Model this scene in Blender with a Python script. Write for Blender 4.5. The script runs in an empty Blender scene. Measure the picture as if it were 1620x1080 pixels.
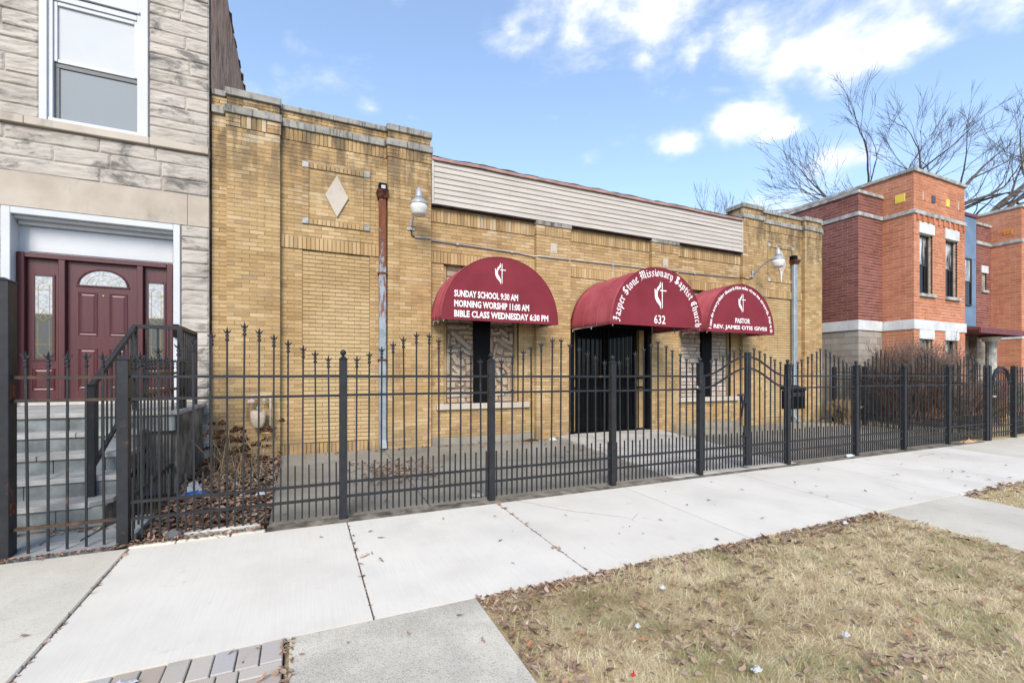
import bpy, bmesh, math, random
import numpy as np
from mathutils import Vector, Matrix, noise as mnoise

random.seed(7)
RNG = np.random.default_rng(11)
scene = bpy.context.scene
COL = scene.collection
PI = math.pi

# ------------------------------------------------------------------ camera
cam_d = bpy.data.cameras.new('camera')
cam = bpy.data.objects.new('camera', cam_d)
COL.objects.link(cam)
cam_d.sensor_width = 36.0
cam_d.lens = 16.2
cam_d.shift_y = 0.0327
cam_d.clip_start = 0.05
cam_d.clip_end = 2000
cam.location = (0, 0, 1.5)
cam.rotation_euler = (PI / 2, 0, -math.radians(24.62))
scene.camera = cam

# ------------------------------------------------------------------ exposure
vs = scene.view_settings
vs.view_transform = 'Standard'
vs.look = 'None'
vs.gamma = 1.0
vs.use_curve_mapping = False
vs.exposure = 1.45
scene.cycles.max_bounces = 6
scene.cycles.diffuse_bounces = 3
scene.cycles.glossy_bounces = 2
scene.cycles.transmission_bounces = 2

# ------------------------------------------------------------------ sun and sky
SUN_EL = math.radians(37)
SUN_AZ = math.radians(205)          # compass-like: 0 = +Y, 90 = +X
sd = Vector((math.sin(SUN_AZ) * math.cos(SUN_EL), math.cos(SUN_AZ) * math.cos(SUN_EL), math.sin(SUN_EL)))
sun_d = bpy.data.lights.new('sun', 'SUN')
sun_d.energy = 1.5
sun_d.angle = math.radians(28)
sun_d.color = (1.0, 0.91, 0.80)
sun = bpy.data.objects.new('sun', sun_d)
COL.objects.link(sun)
sun.rotation_euler = sd.to_track_quat('Z', 'Y').to_euler()
sun.location = sd * 50

world = bpy.data.worlds.new('World')
scene.world = world
world.use_nodes = True
wt = world.node_tree
wt.nodes.clear()


class NT:
    """tiny helper for node trees"""
    def __init__(s, tree):
        s.t = tree

    def n(s, typ, **kw):
        nd = s.t.nodes.new(typ)
        for k, v in kw.items():
            if k.startswith('i_'):
                nd.inputs[int(k[2:]) if k[2:].isdigit() else k[2:].replace('_', ' ')].default_value = v
            else:
                setattr(nd, k, v)
        return nd

    def l(s, a, b):
        s.t.links.new(a, b)

    def put(s, sock, v):
        if isinstance(v, bpy.types.NodeSocket):
            s.l(v, sock)
        elif isinstance(v, (tuple, list)) and sock.type == 'RGBA' and len(v) == 3:
            sock.default_value = (*v, 1)
        else:
            sock.default_value = v

    def math(s, op, a, b=0.5, c=None, clamp=False):
        nd = s.n('ShaderNodeMath', operation=op)
        nd.use_clamp = clamp
        s.put(nd.inputs[0], a)
        s.put(nd.inputs[1], b)
        if c is not None:
            s.put(nd.inputs[2], c)
        return nd.outputs[0]

    def vmath(s, op, a, b=(0, 0, 0)):
        nd = s.n('ShaderNodeVectorMath', operation=op)
        s.put(nd.inputs[0], a)
        if op == 'SCALE':
            s.put(nd.inputs[3], b)
        else:
            s.put(nd.inputs[1], b)
        return nd.outputs['Value'] if op in ('LENGTH', 'DOT_PRODUCT', 'DISTANCE') else nd.outputs[0]

    def mix(s, fac, a, b, blend='MIX'):
        nd = s.n('ShaderNodeMix', data_type='RGBA', blend_type=blend)
        s.put(nd.inputs[0], fac)
        s.put(nd.inputs[6], a)
        s.put(nd.inputs[7], b)
        return nd.outputs[2]

    def ramp(s, fac, stops, interp='LINEAR'):
        nd = s.n('ShaderNodeValToRGB')
        cr = nd.color_ramp
        cr.interpolation = interp
        while len(cr.elements) < len(stops):
            cr.elements.new(0.5)
        for e, (p, c) in zip(cr.elements, stops):
            e.position = p
            e.color = (*c, 1) if len(c) == 3 else c
        s.put(nd.inputs[0], fac)
        return nd.outputs[0]

    def noise(s, vec, scale, detail=3, rough=0.55, dist=0.0):
        nd = s.n('ShaderNodeTexNoise')
        s.put(nd.inputs['Vector'], vec)
        nd.inputs['Scale'].default_value = scale
        nd.inputs['Detail'].default_value = detail
        nd.inputs['Roughness'].default_value = rough
        nd.inputs['Distortion'].default_value = dist
        return nd.outputs['Fac']

    def rng(s, v, a, b, c=0.0, d=1.0, smooth=True):
        nd = s.n('ShaderNodeMapRange')
        nd.interpolation_type = 'SMOOTHSTEP' if smooth else 'LINEAR'
        s.put(nd.inputs['Value'], v)
        for k, x in zip(('From Min', 'From Max', 'To Min', 'To Max'), (a, b, c, d)):
            s.put(nd.inputs[k], x)
        return nd.outputs[0]


def build_world():
    w = NT(wt)
    sky = w.n('ShaderNodeTexSky', sky_type='NISHITA')
    sky.sun_disc = False
    sky.sun_elevation = SUN_EL
    sky.sun_rotation = SUN_AZ
    sky.altitude = 180
    sky.air_density = 1.0
    sky.dust_density = 0.6
    sky.ozone_density = 1.6
    tc = w.n('ShaderNodeTexCoord').outputs['Generated']
    # cumulus: a broken layer, densest high up, plus the single clouds over the roofs
    sep = w.n('ShaderNodeSeparateXYZ')
    w.l(tc, sep.inputs[0])
    az = w.math('ARCTAN2', sep.outputs['X'], sep.outputs['Y'])
    el = w.math('ARCSINE', sep.outputs['Z'])
    uv = w.n('ShaderNodeCombineXYZ')
    w.l(az, uv.inputs[0])
    w.l(w.math('MULTIPLY', el, 1.9), uv.inputs[1])
    st = w.n('ShaderNodeMapping')
    st.inputs['Scale'].default_value = (1.0, 1.0, 1.7)
    w.l(tc, st.inputs['Vector'])
    n1 = w.noise(st.outputs[0], 5.5, 5, 0.58, 0.25)
    n2 = w.noise(st.outputs[0], 22.0, 3, 0.6, 0.0)
    f = w.math('MULTIPLY_ADD', n1, 1.75, w.math('MULTIPLY_ADD', n2, 0.32, -0.555))
    total = None
    for a_, e_, R, amp in CLOUDS:
        d = w.vmath('DISTANCE', uv.outputs[0], (a_, e_ * 1.9, 0))
        g = w.math('MULTIPLY_ADD', d, -amp / R, amp)
        total = g if total is None else w.math('MAXIMUM', total, g)
    total = w.math('MAXIMUM', total, -0.12)
    high = w.rng(sep.outputs['Z'], 0.45, 0.85, 0.0, 0.10)
    dens = w.math('ADD', w.math('ADD', f, total), high)
    mask = w.rng(dens, 0.52, 1.22)
    # pale haze band low over the roofs
    low = w.rng(sep.outputs['Z'], 0.05, 0.66, 0.42, 0.18)
    bright = w.ramp(w.math('ADD', w.math('MULTIPLY', n2, 0.6), w.math('MULTIPLY', mask, 0.4)),
                    [(0.25, (0.76, 0.80, 0.87)), (0.62, (1.0, 1.0, 1.0))])
    skyc = w.n('ShaderNodeVectorMath', operation='SCALE')
    w.l(sky.outputs[0], skyc.inputs[0])
    skyc.inputs[3].default_value = SKY_GAIN
    whit = w.n('ShaderNodeVectorMath', operation='SCALE')
    w.l(bright, whit.inputs[0])
    whit.inputs[3].default_value = CLOUD_LEVEL
    c0 = w.mix(low, skyc.outputs[0], (VEIL * 0.54, VEIL * 0.74, VEIL * 1.10))
    c1 = w.mix(w.math('MULTIPLY', mask, 0.96), c0, whit.outputs[0])
    bg = w.n('ShaderNodeBackground')
    bg.inputs['Strength'].default_value = 0.1
    w.l(c1, bg.inputs['Color'])
    out = w.n('ShaderNodeOutputWorld')
    w.l(bg.outputs[0], out.inputs['Surface'])


SKY_GAIN = 1.0
CLOUD_LEVEL = 5.0
VEIL = 5.5
CLOUDS = []


def add_cloud(az_deg, el_deg, R, amp):
    CLOUDS.append((math.radians(az_deg), math.radians(el_deg), R, amp))


# azimuth from the facade's normal (+Y) clockwise, elevation, radius, weight
for _c in [(33, 40.0, 0.24, 0.58), (43, 38.8, 0.21, 0.58), (26, 40.5, 0.12, 0.40), (51.5, 33.0, 0.16, 0.58), (46, 32.4, 0.07, 0.34), (56.5, 31, 0.12, 0.5), (64.5, 29.5, 0.17, 0.50), (69, 30.5, 0.16, 0.44), (61.5, 27.6, 0.08, 0.36), (40.5, 33.3, 0.035, 0.34), (51.2, 25.9, 0.10, 0.90), (54, 24.6, 0.07, 0.7), (44.9, 25.4, 0.07, 0.72), (59.6, 20.8, 0.11, 0.68), (52, 18.0, 0.1, 0.36), (46, 17.3, 0.07, 0.28), (34, 24.6, 0.04, 0.26), (7.8, 28.9, 0.03, 0.3), (12.2, 28.7, 0.03, 0.28)]:
    add_cloud(*_c)
build_world()

# ------------------------------------------------------------------ materials
MATS = {}


def mat(name, fn, rough=0.85, spec=0.3, metal=0.0):
    m = bpy.data.materials.new(name)
    m.use_nodes = True
    t = NT(m.node_tree)
    b = m.node_tree.nodes['Principled BSDF']
    b.inputs['Roughness'].default_value = rough
    b.inputs['Specular IOR Level'].default_value = spec
    b.inputs['Metallic'].default_value = metal
    g = t.n('ShaderNodeNewGeometry')
    oi = t.n('ShaderNodeObjectInfo')
    pos = g.outputs['Position']
    rnd = t.math('FRACT', t.math('ADD', g.outputs['Random Per Island'], t.math('MULTIPLY', oi.outputs['Random'], 3.17)))
    r = fn(t, pos, rnd, b)
    if r is not None:
        t.put(b.inputs['Base Color'], r)
    MATS[name] = m
    return m


def bump(t, b, h, strength=0.3, dist=0.01):
    nd = t.n('ShaderNodeBump')
    nd.inputs['Strength'].default_value = strength
    nd.inputs['Distance'].default_value = dist
    t.l(h, nd.inputs['Height'])
    t.l(nd.outputs[0], b.inputs['Normal'])


def stretch(t, pos, sx, sy, sz):
    m = t.n('ShaderNodeMapping')
    m.inputs['Scale'].default_value = (sx, sy, sz)
    t.l(pos, m.inputs['Vector'])
    return m.outputs[0]


def zof(t, pos):
    s = t.n('ShaderNodeSeparateXYZ')
    t.l(pos, s.inputs[0])
    return s.outputs


def brick_mat(name, ramp, soot=0.0, pale=0.0, warm=None):
    def fn(t, pos, rnd, b):
        c = t.ramp(rnd, ramp)
        n = t.noise(pos, 55, 4, 0.65)
        c = t.mix(t.rng(n, 0.35, 0.75, 0.0, 0.30), c, t.mix(1.0, c, (0.60, 0.52, 0.42), 'MULTIPLY'))
        big = t.noise(pos, 0.9, 4, 0.6)
        c = t.mix(t.rng(big, 0.40, 0.66, 0.0, 0.5), c, t.mix(1.0, c, (0.74, 0.65, 0.54), 'MULTIPLY'))
        vs_ = t.noise(stretch(t, pos, 2.6, 2.6, 0.35), 1.3, 4, 0.6)
        c = t.mix(t.rng(vs_, 0.56, 0.74, 0.0, 0.4), c, t.mix(1.0, c, (0.55, 0.47, 0.40), 'MULTIPLY'))
        if soot:
            z = zof(t, pos)['Z']
            # rain-borne grime and lime bloom high on the parapet, in streaks
            st = t.noise(stretch(t, pos, 3.5, 3.5, 0.8), 1.6, 5, 0.65)
            hi = t.math('MULTIPLY', t.rng(z, 3.7, 5.75, 0.0, 1.0), t.rng(st, 0.40, 0.60))
            c = t.mix(t.math('MULTIPLY', hi, soot), c, (0.085, 0.07, 0.052))
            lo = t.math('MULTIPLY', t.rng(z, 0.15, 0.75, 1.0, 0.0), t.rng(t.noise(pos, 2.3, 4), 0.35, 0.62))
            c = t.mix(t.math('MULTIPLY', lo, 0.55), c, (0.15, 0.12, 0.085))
        if pale:
            pn = t.math('MULTIPLY', t.rng(t.noise(pos, 1.1, 3), 0.5, 0.66), t.rng(rnd, 0.55, 0.8))
            pz = t.rng(zof(t, pos)['Z'], 3.6, 5.0, 0.2, 1.0)
            c = t.mix(t.math('MULTIPLY', t.math('MULTIPLY', pn, pz), pale), c, (0.60, 0.50, 0.36))
        bump(t, b, t.noise(pos, 120, 3, 0.6), 0.25, 0.004)
        return c
    return mat(name, fn, 0.9, 0.2)


YB = [(0.0, (0.37, 0.25, 0.122)), (0.22, (0.43, 0.295, 0.145)), (0.5, (0.465, 0.323, 0.16)),
      (0.78, (0.50, 0.35, 0.176)), (0.93, (0.55, 0.41, 0.23)), (1.0, (0.33, 0.23, 0.122))]
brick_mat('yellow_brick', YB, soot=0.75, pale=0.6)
YB2 = [(0.0, (0.45, 0.325, 0.17)), (0.5, (0.50, 0.365, 0.19)), (0.9, (0.54, 0.40, 0.215)), (1.0, (0.45, 0.32, 0.165))]
brick_mat('pale_infill_brick', YB2)
OB = [(0.0, (0.46, 0.175, 0.092)), (0.5, (0.53, 0.212, 0.113)), (1.0, (0.59, 0.25, 0.137))]
brick_mat('orange_brick', OB)
DB = [(0.0, (0.175, 0.064, 0.052)), (0.5, (0.23, 0.084, 0.066)), (1.0, (0.275, 0.105, 0.082))]
brick_mat('dark_red_brick', DB)


def plain(name, col, rough=0.7, spec=0.3, metal=0.0, var=0.15, scale=6, bmp=0.0, bscale=80):
    def fn(t, pos, rnd, b):
        n = t.noise(pos, scale, 5, 0.6)
        dk = tuple(c * (1 - 2 * var) for c in col)
        lt = tuple(min(1, c * (1 + var)) for c in col)
        c = t.mix(t.rng(n, 0.3, 0.7), dk, lt)
        if bmp:
            bump(t, b, t.noise(pos, bscale, 4), bmp, 0.004)
        return c
    return mat(name, fn, rough, spec, metal)


plain('mortar_tan', (0.35, 0.255, 0.15), 0.95, 0.1, var=0.3, scale=3)
plain('mortar_dark', (0.13, 0.095, 0.06), 0.95, 0.1, var=0.3, scale=3)
plain('mortar_orange', (0.66, 0.50, 0.40), 0.95, 0.1)
plain('mortar_red', (0.50, 0.34, 0.29), 0.95, 0.1)
plain('mortar_grey', (0.36, 0.32, 0.27), 0.95, 0.1, var=0.25)


def coping_fn(t, pos, rnd, b):
    n = t.noise(pos, 4, 6, 0.65)
    st = t.noise(stretch(t, pos, 14, 14, 2.0), 1.2, 4, 0.6)
    c = t.ramp(n, [(0.3, (0.15, 0.142, 0.122)), (0.5, (0.285, 0.27, 0.235)), (0.7, (0.385, 0.365, 0.32))])
    c = t.mix(t.rng(st, 0.48, 0.66, 0, 0.8), c, (0.07, 0.065, 0.055))
    c = t.mix(t.math('MULTIPLY', rnd, 0.25), c, (0.42, 0.41, 0.38))
    bump(t, b, t.noise(pos, 45, 5, 0.7), 0.4, 0.006)
    return c


mat('coping_stone', coping_fn, 0.9, 0.2)


def lime_fn(t, pos, rnd, b):
    n = t.noise(pos, 2.2, 6, 0.62, 0.2)
    c = t.ramp(n, [(0.3, (0.31, 0.275, 0.235)), (0.5, (0.42, 0.38, 0.33)), (0.7, (0.50, 0.455, 0.40))])
    c = t.mix(t.math('MULTIPLY', rnd, 0.45), c, (0.55, 0.49, 0.425))
    g = t.noise(stretch(t, pos, 1.0, 1.0, 1.7), 1.9, 6, 0.70, 0.5)
    c = t.mix(t.rng(g, 0.50, 0.64, 0, 0.78), c, (0.10, 0.097, 0.092))
    g2 = t.noise(stretch(t, pos, 1.3, 1.3, 7.0), 2.0, 5, 0.7, 0.3)
    c = t.mix(t.rng(g2, 0.56, 0.72, 0, 0.28), c, (0.16, 0.15, 0.135))
    bump(t, b, t.noise(pos, 38, 6, 0.7), 0.4, 0.006)
    return c


mat('limestone_rock', lime_fn, 0.92, 0.15)


def lime2_fn(t, pos, rnd, b):
    n = t.noise(pos, 1.6, 5, 0.6, 0.3)
    c = t.ramp(n, [(0.3, (0.40, 0.345, 0.275)), (0.5, (0.48, 0.42, 0.345)), (0.7, (0.53, 0.475, 0.40))])
    g = t.noise(stretch(t, pos, 2.4, 2.4, 1.0), 0.9, 5, 0.62)
    c = t.mix(t.rng(g, 0.56, 0.74, 0, 0.62), c, (0.17, 0.165, 0.15))
    bump(t, b, t.noise(pos, 70, 4, 0.6), 0.15, 0.004)
    return c


mat('limestone_smooth', lime2_fn, 0.9, 0.2)


def flag_fn(t, pos, rnd, b):
    c = t.ramp(rnd, [(0.0, (0.31, 0.24, 0.17)), (0.3, (0.39, 0.315, 0.235)), (0.6, (0.45, 0.38, 0.30)), (0.85, (0.42, 0.30, 0.19)), (1.0, (0.36, 0.305, 0.25))])
    n = t.noise(pos, 14, 5, 0.65)
    c = t.mix(t.rng(n, 0.4, 0.7, 0, 0.45), c, t.mix(1.0, c, (0.5, 0.42, 0.36), 'MULTIPLY'))
    bump(t, b, t.noise(pos, 40, 5, 0.7), 0.5, 0.008)
    return c


mat('flagstone', flag_fn, 0.9, 0.2)


def ashlar_fn(t, pos, rnd, b):
    c = t.ramp(rnd, [(0.0, (0.36, 0.305, 0.25)), (0.5, (0.45, 0.39, 0.33)), (1.0, (0.51, 0.455, 0.40))])
    n = t.noise(pos, 14, 5, 0.65)
    c = t.mix(t.rng(n, 0.45, 0.7, 0, 0.3), c, t.mix(1.0, c, (0.6, 0.52, 0.46), 'MULTIPLY'))
    bump(t, b, t.noise(pos, 40, 5, 0.7), 0.5, 0.008)
    return c


mat('ashlar', ashlar_fn, 0.9, 0.2)


def conc_new(t, pos, rnd, b):
    n = t.noise(pos, 1.4, 6, 0.6)
    c = t.ramp(n, [(0.3, (0.60, 0.56, 0.48)), (0.5, (0.68, 0.64, 0.555)), (0.75, (0.73, 0.69, 0.605))])
    c = t.mix(t.math('MULTIPLY', rnd, 0.45), c, (0.62, 0.57, 0.485))
    fine = t.noise(stretch(t, pos, 90, 2.0, 1), 1.0, 4, 0.7)
    c = t.mix(t.rng(fine, 0.42, 0.66, 0, 0.16), c, (0.44, 0.43, 0.41))
    sp = t.noise(pos, 0.75, 3, 0.5)
    c = t.mix(t.rng(sp, 0.50, 0.72, 0, 0.32), c, (0.46, 0.435, 0.395))
    sp2 = t.noise(pos, 5.5, 3, 0.5)
    c = t.mix(t.rng(sp2, 0.66, 0.76, 0, 0.3), c, (0.36, 0.34, 0.31))
    sp3 = t.noise(pos, 19, 3, 0.5)
    c = t.mix(t.rng(sp3, 0.72, 0.78, 0, 0.4), c, (0.30, 0.27, 0.23))
    cr = t.n('ShaderNodeTexVoronoi', feature='DISTANCE_TO_EDGE')
    cr.inputs['Scale'].default_value = 0.33
    cw = t.vmath('ADD', pos, t.vmath('SCALE', t.n('ShaderNodeTexNoise', i_Scale=3.0, i_Detail=5.0).outputs['Color'], 0.22))
    t.l(cw, cr.inputs['Vector'])
    ck = t.math('MULTIPLY', t.rng(cr.outputs['Distance'], 0.0012, 0.0035, 1.0, 0.0), t.rng(t.noise(pos, 0.5, 2), 0.50, 0.56))
    c = t.mix(t.math('MULTIPLY', ck, 0.7), c, (0.22, 0.20, 0.17))
    bump(t, b, t.math('ADD', fine, t.math('MULTIPLY', t.noise(pos, 160, 3), 0.6)), 0.22, 0.003)
    return c


mat('new_concrete', conc_new, 0.88, 0.25)


def conc_old(t, pos, rnd, b):
    n = t.noise(pos, 1.1, 6, 0.65)
    c = t.ramp(n, [(0.3, (0.50, 0.46, 0.375)), (0.55, (0.60, 0.555, 0.455)), (0.75, (0.66, 0.61, 0.51))])
    c = t.mix(t.math('MULTIPLY', rnd, 0.2), c, (0.36, 0.345, 0.31))
    s = t.noise(pos, 95, 3, 0.7)
    c = t.mix(t.rng(s, 0.52, 0.70, 0, 0.45), c, (0.25, 0.235, 0.205))
    s2 = t.noise(pos, 7, 5, 0.7)
    c = t.mix(t.rng(s2, 0.55, 0.75, 0, 0.35), c, (0.27, 0.255, 0.22))
    bump(t, b, t.math('ADD', s, s2), 0.35, 0.004)
    return c


mat('old_concrete', conc_old, 0.92, 0.2)


def conc_agg(t, pos, rnd, b):
    n = t.noise(pos, 1.6, 5, 0.6)
    c = t.ramp(n, [(0.3, (0.39, 0.36, 0.29)), (0.46, (0.47, 0.435, 0.36)), (0.60, (0.60, 0.55, 0.45)), (0.8, (0.66, 0.605, 0.50))])
    v = t.n('ShaderNodeTexVoronoi')
    v.inputs['Scale'].default_value = 130
    t.l(pos, v.inputs['Vector'])
    sp = t.n('ShaderNodeSeparateColor')
    t.l(v.outputs['Color'], sp.inputs[0])
    k = t.math('MULTIPLY', t.rng(sp.outputs[0], 0.72, 0.8), t.rng(n, 0.45, 0.75, 0.34, 0.08))
    c = t.mix(k, c, (0.17, 0.165, 0.155))
    k2 = t.math('MULTIPLY', t.rng(sp.outputs[1], 0.84, 0.9), 0.35)
    c = t.mix(k2, c, (0.60, 0.58, 0.54))
    bump(t, b, v.outputs['Distance'], 0.5, 0.004)
    return c


mat('aggregate_concrete', conc_agg, 0.92, 0.2)


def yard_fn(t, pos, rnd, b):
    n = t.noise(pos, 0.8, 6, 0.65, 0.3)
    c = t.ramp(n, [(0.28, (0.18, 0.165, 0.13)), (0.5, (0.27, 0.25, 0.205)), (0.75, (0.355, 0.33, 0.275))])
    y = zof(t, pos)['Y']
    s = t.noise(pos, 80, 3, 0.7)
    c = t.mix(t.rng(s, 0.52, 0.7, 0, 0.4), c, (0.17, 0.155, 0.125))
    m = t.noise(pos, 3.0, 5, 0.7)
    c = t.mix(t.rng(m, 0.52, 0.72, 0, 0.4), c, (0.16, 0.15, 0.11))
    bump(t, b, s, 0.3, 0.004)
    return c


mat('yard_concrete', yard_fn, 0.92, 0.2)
plain('gutter_dirt', (0.20, 0.18, 0.145), 0.95, 0.1, var=0.35, scale=5, bmp=0.4, bscale=60)
plain('walk_concrete', (0.50, 0.475, 0.42), 0.92, 0.2, var=0.12, scale=2.5, bmp=0.25)
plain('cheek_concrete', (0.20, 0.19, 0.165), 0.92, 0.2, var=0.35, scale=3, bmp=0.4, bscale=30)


def blue_fn(t, pos, rnd, b):
    n = t.noise(pos, 3.5, 5, 0.6)
    c = t.ramp(n, [(0.3, (0.215, 0.23, 0.235)), (0.6, (0.30, 0.315, 0.31)), (0.8, (0.36, 0.36, 0.34))])
    c = t.mix(t.math('MULTIPLY', rnd, 0.5), c, (0.25, 0.265, 0.25))
    c = t.mix(t.rng(t.noise(pos, 9, 4), 0.58, 0.75, 0, 0.3), c, (0.20, 0.19, 0.16))
    bump(t, b, t.noise(pos, 60, 4), 0.2, 0.003)
    return c


mat('bluestone', blue_fn, 0.8, 0.3)
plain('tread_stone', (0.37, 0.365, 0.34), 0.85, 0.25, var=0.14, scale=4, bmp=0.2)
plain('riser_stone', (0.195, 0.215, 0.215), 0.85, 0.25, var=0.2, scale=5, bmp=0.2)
plain('infill_joint', (0.25, 0.19, 0.14), 0.95, 0.1, var=0.25)


def paver_fn(t, pos, rnd, b):
    c = t.ramp(rnd, [(0.0, (0.37, 0.295, 0.235)), (0.35, (0.44, 0.385, 0.325)), (0.65, (0.41, 0.395, 0.37)), (1.0, (0.47, 0.42, 0.355))])
    s = t.noise(pos, 110, 3, 0.7)
    c = t.mix(t.rng(s, 0.5, 0.7, 0, 0.3), c, (0.28, 0.25, 0.22))
    c = t.mix(t.rng(t.noise(pos, 8, 4), 0.5, 0.75, 0, 0.35), c, (0.30, 0.28, 0.26))
    bump(t, b, s, 0.35, 0.004)
    return c


mat('paver', paver_fn, 0.92, 0.2)
plain('joint_dirt', (0.075, 0.055, 0.038), 0.98, 0.05, var=0.4, scale=20)
plain('asphalt', (0.05, 0.05, 0.052), 0.9, 0.3, var=0.2, scale=40, bmp=0.3)


def soil_fn(t, pos, rnd, b):
    n = t.noise(pos, 3, 6, 0.7)
    c = t.ramp(n, [(0.3, (0.34, 0.255, 0.145)), (0.5, (0.52, 0.41, 0.24)), (0.7, (0.60, 0.49, 0.30))])
    f = t.noise(pos, 70, 4, 0.7)
    c = t.mix(t.rng(f, 0.45, 0.65, 0, 0.5), c, (0.105, 0.08, 0.045))
    bump(t, b, f, 0.6, 0.01)
    return c


mat('turf_soil', soil_fn, 0.98, 0.05)
plain('bed_soil', (0.075, 0.052, 0.034), 0.98, 0.05, var=0.35, scale=9, bmp=0.5, bscale=40)
plain('ground_dirt', (0.16, 0.14, 0.10), 0.98, 0.05, var=0.3, scale=2)


def grass_fn(t, pos, rnd, b):
    c = t.ramp(rnd, [(0.0, (0.52, 0.41, 0.235)), (0.3, (0.70, 0.58, 0.345)), (0.6, (0.79, 0.67, 0.42)), (0.85, (0.84, 0.74, 0.51)), (1.0, (0.42, 0.31, 0.18))])
    gp = t.math('ADD', t.noise(pos, 1.7, 4, 0.6), t.math('MULTIPLY', rnd, 0.24))
    c = t.mix(t.rng(gp, 0.66, 0.82, 0, 0.7), c, t.ramp(rnd, [(0.0, (0.17, 0.20, 0.06)), (1.0, (0.34, 0.36, 0.14))]))
    th = t.noise(pos, 6.5, 4, 0.65)
    c = t.mix(t.rng(th, 0.40, 0.58, 0.5, 0.0), c, t.mix(1.0, c, (0.62, 0.53, 0.42), 'MULTIPLY'))
    return c


mat('dry_grass', grass_fn, 0.75, 0.2)


def leaf_fn(t, pos, rnd, b):
    c = t.ramp(rnd, [(0.0, (0.12, 0.072, 0.05)), (0.25, (0.22, 0.14, 0.098)), (0.5, (0.31, 0.21, 0.15)), (0.72, (0.41, 0.30, 0.22)), (0.88, (0.36, 0.17, 0.09)), (1.0, (0.50, 0.42, 0.33))])
    n = t.noise(pos, 60, 3, 0.6)
    return t.mix(t.rng(n, 0.45, 0.7, 0, 0.4), c, t.mix(1.0, c, (0.5, 0.45, 0.4), 'MULTIPLY'))


mat('dead_leaf', leaf_fn, 0.8, 0.25)
plain('twig_brown', (0.28, 0.195, 0.15), 0.9, 0.15, var=0.25, scale=20)
plain('straw_stem', (0.40, 0.30, 0.185), 0.9, 0.15, var=0.25, scale=20)
plain('dead_flower', (0.115, 0.056, 0.033), 0.95, 0.1, var=0.35, scale=30)
plain('bark', (0.115, 0.098, 0.088), 0.95, 0.15, var=0.3, scale=5, bmp=0.5, bscale=20)


def iron_fn(t, pos, rnd, b):
    n = t.noise(pos, 9, 5, 0.65)
    c = t.ramp(n, [(0.35, (0.012, 0.013, 0.015)), (0.6, (0.019, 0.021, 0.024)), (0.8, (0.038, 0.039, 0.041))])
    ru = t.math('MULTIPLY', t.rng(t.noise(pos, 5, 5, 0.7), 0.60, 0.72), t.rng(rnd, 0.2, 0.9, 0.2, 0.8))
    c = t.mix(ru, c, (0.12, 0.055, 0.028))
    bump(t, b, t.noise(pos, 90, 3), 0.15, 0.002)
    return c


mat('black_iron', iron_fn, 0.5, 0.35)


def rustiron_fn(t, pos, rnd, b):
    n = t.noise(pos, 12, 5, 0.7)
    return t.ramp(n, [(0.35, (0.03, 0.028, 0.028)), (0.55, (0.075, 0.045, 0.03)), (0.7, (0.17, 0.085, 0.045))])


mat('rusty_iron', rustiron_fn, 0.75, 0.3)


def maroon_fn(t, pos, rnd, b):
    n = t.noise(pos, 2.4, 5, 0.6)
    c = t.mix(t.rng(n, 0.3, 0.7), (0.165, 0.016, 0.026), (0.205, 0.022, 0.034))
    d = t.noise(pos, 16, 5, 0.75)
    c = t.mix(t.rng(d, 0.64, 0.76, 0, 0.2), c, (0.35, 0.20, 0.18))
    bump(t, b, t.noise(pos, 300, 2), 0.12, 0.001)
    return c


mat('maroon_canvas', maroon_fn, 0.7, 0.3)


def maroon2_fn(t, pos, rnd, b):
    # sun-faded vinyl of the vaults
    n = t.noise(pos, 1.3, 5, 0.6)
    c = t.mix(t.rng(n, 0.3, 0.7), (0.30, 0.045, 0.062), (0.40, 0.088, 0.105))
    st = t.noise(stretch(t, pos, 5, 1, 5), 2.0, 4, 0.7)
    c = t.mix(t.rng(st, 0.52, 0.72, 0, 0.28), c, (0.42, 0.16, 0.17))
    return c


mat('faded_canvas', maroon2_fn, 0.6, 0.35)
plain('white_print', (0.80, 0.79, 0.77), 0.6, 0.3, var=0.04)
plain('white_paint', (0.55, 0.565, 0.58), 0.5, 0.3, var=0.03, scale=2)
plain('white_shade', (0.53, 0.55, 0.56), 0.7, 0.3, var=0.02, scale=1)


def screen_fn(t, pos, rnd, b):
    w = t.n('ShaderNodeTexWave', wave_type='BANDS', bands_direction='Z')
    w.inputs['Scale'].default_value = 22
    w.inputs['Distortion'].default_value = 3.5
    w.inputs['Detail'].default_value = 2
    w.inputs['Detail Scale'].default_value = 0.5
    t.l(pos, w.inputs['Vector'])
    return t.mix(w.outputs['Fac'], (0.18, 0.205, 0.225), (0.25, 0.28, 0.30))


mat('insect_screen', screen_fn, 0.55, 0.4)
plain('grey_sash', (0.12, 0.13, 0.13), 0.5, 0.4, var=0.08)


def siding_fn(t, pos, rnd, b):
    n = t.noise(stretch(t, pos, 1, 1, 6), 1.2, 5, 0.6)
    c = t.mix(t.rng(n, 0.3, 0.7), (0.43, 0.385, 0.33), (0.51, 0.465, 0.405))
    st = t.noise(stretch(t, pos, 12, 1, 1.2), 1.0, 4, 0.7)
    return t.mix(t.rng(st, 0.58, 0.75, 0, 0.3), c, (0.33, 0.28, 0.235))


mat('vinyl_siding', siding_fn, 0.5, 0.4)
plain('pink_trim', (0.36, 0.215, 0.175), 0.6, 0.3, var=0.15, scale=3)
plain('roof_tar', (0.045, 0.042, 0.042), 0.9, 0.2, var=0.3, scale=8)


def galv_fn(t, pos, rnd, b):
    n = t.noise(pos, 8, 5, 0.6)
    c = t.mix(t.rng(n, 0.3, 0.7), (0.25, 0.295, 0.325), (0.35, 0.395, 0.425))
    return c


mat('galvanised', galv_fn, 0.45, 0.5, 0.35)


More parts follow.
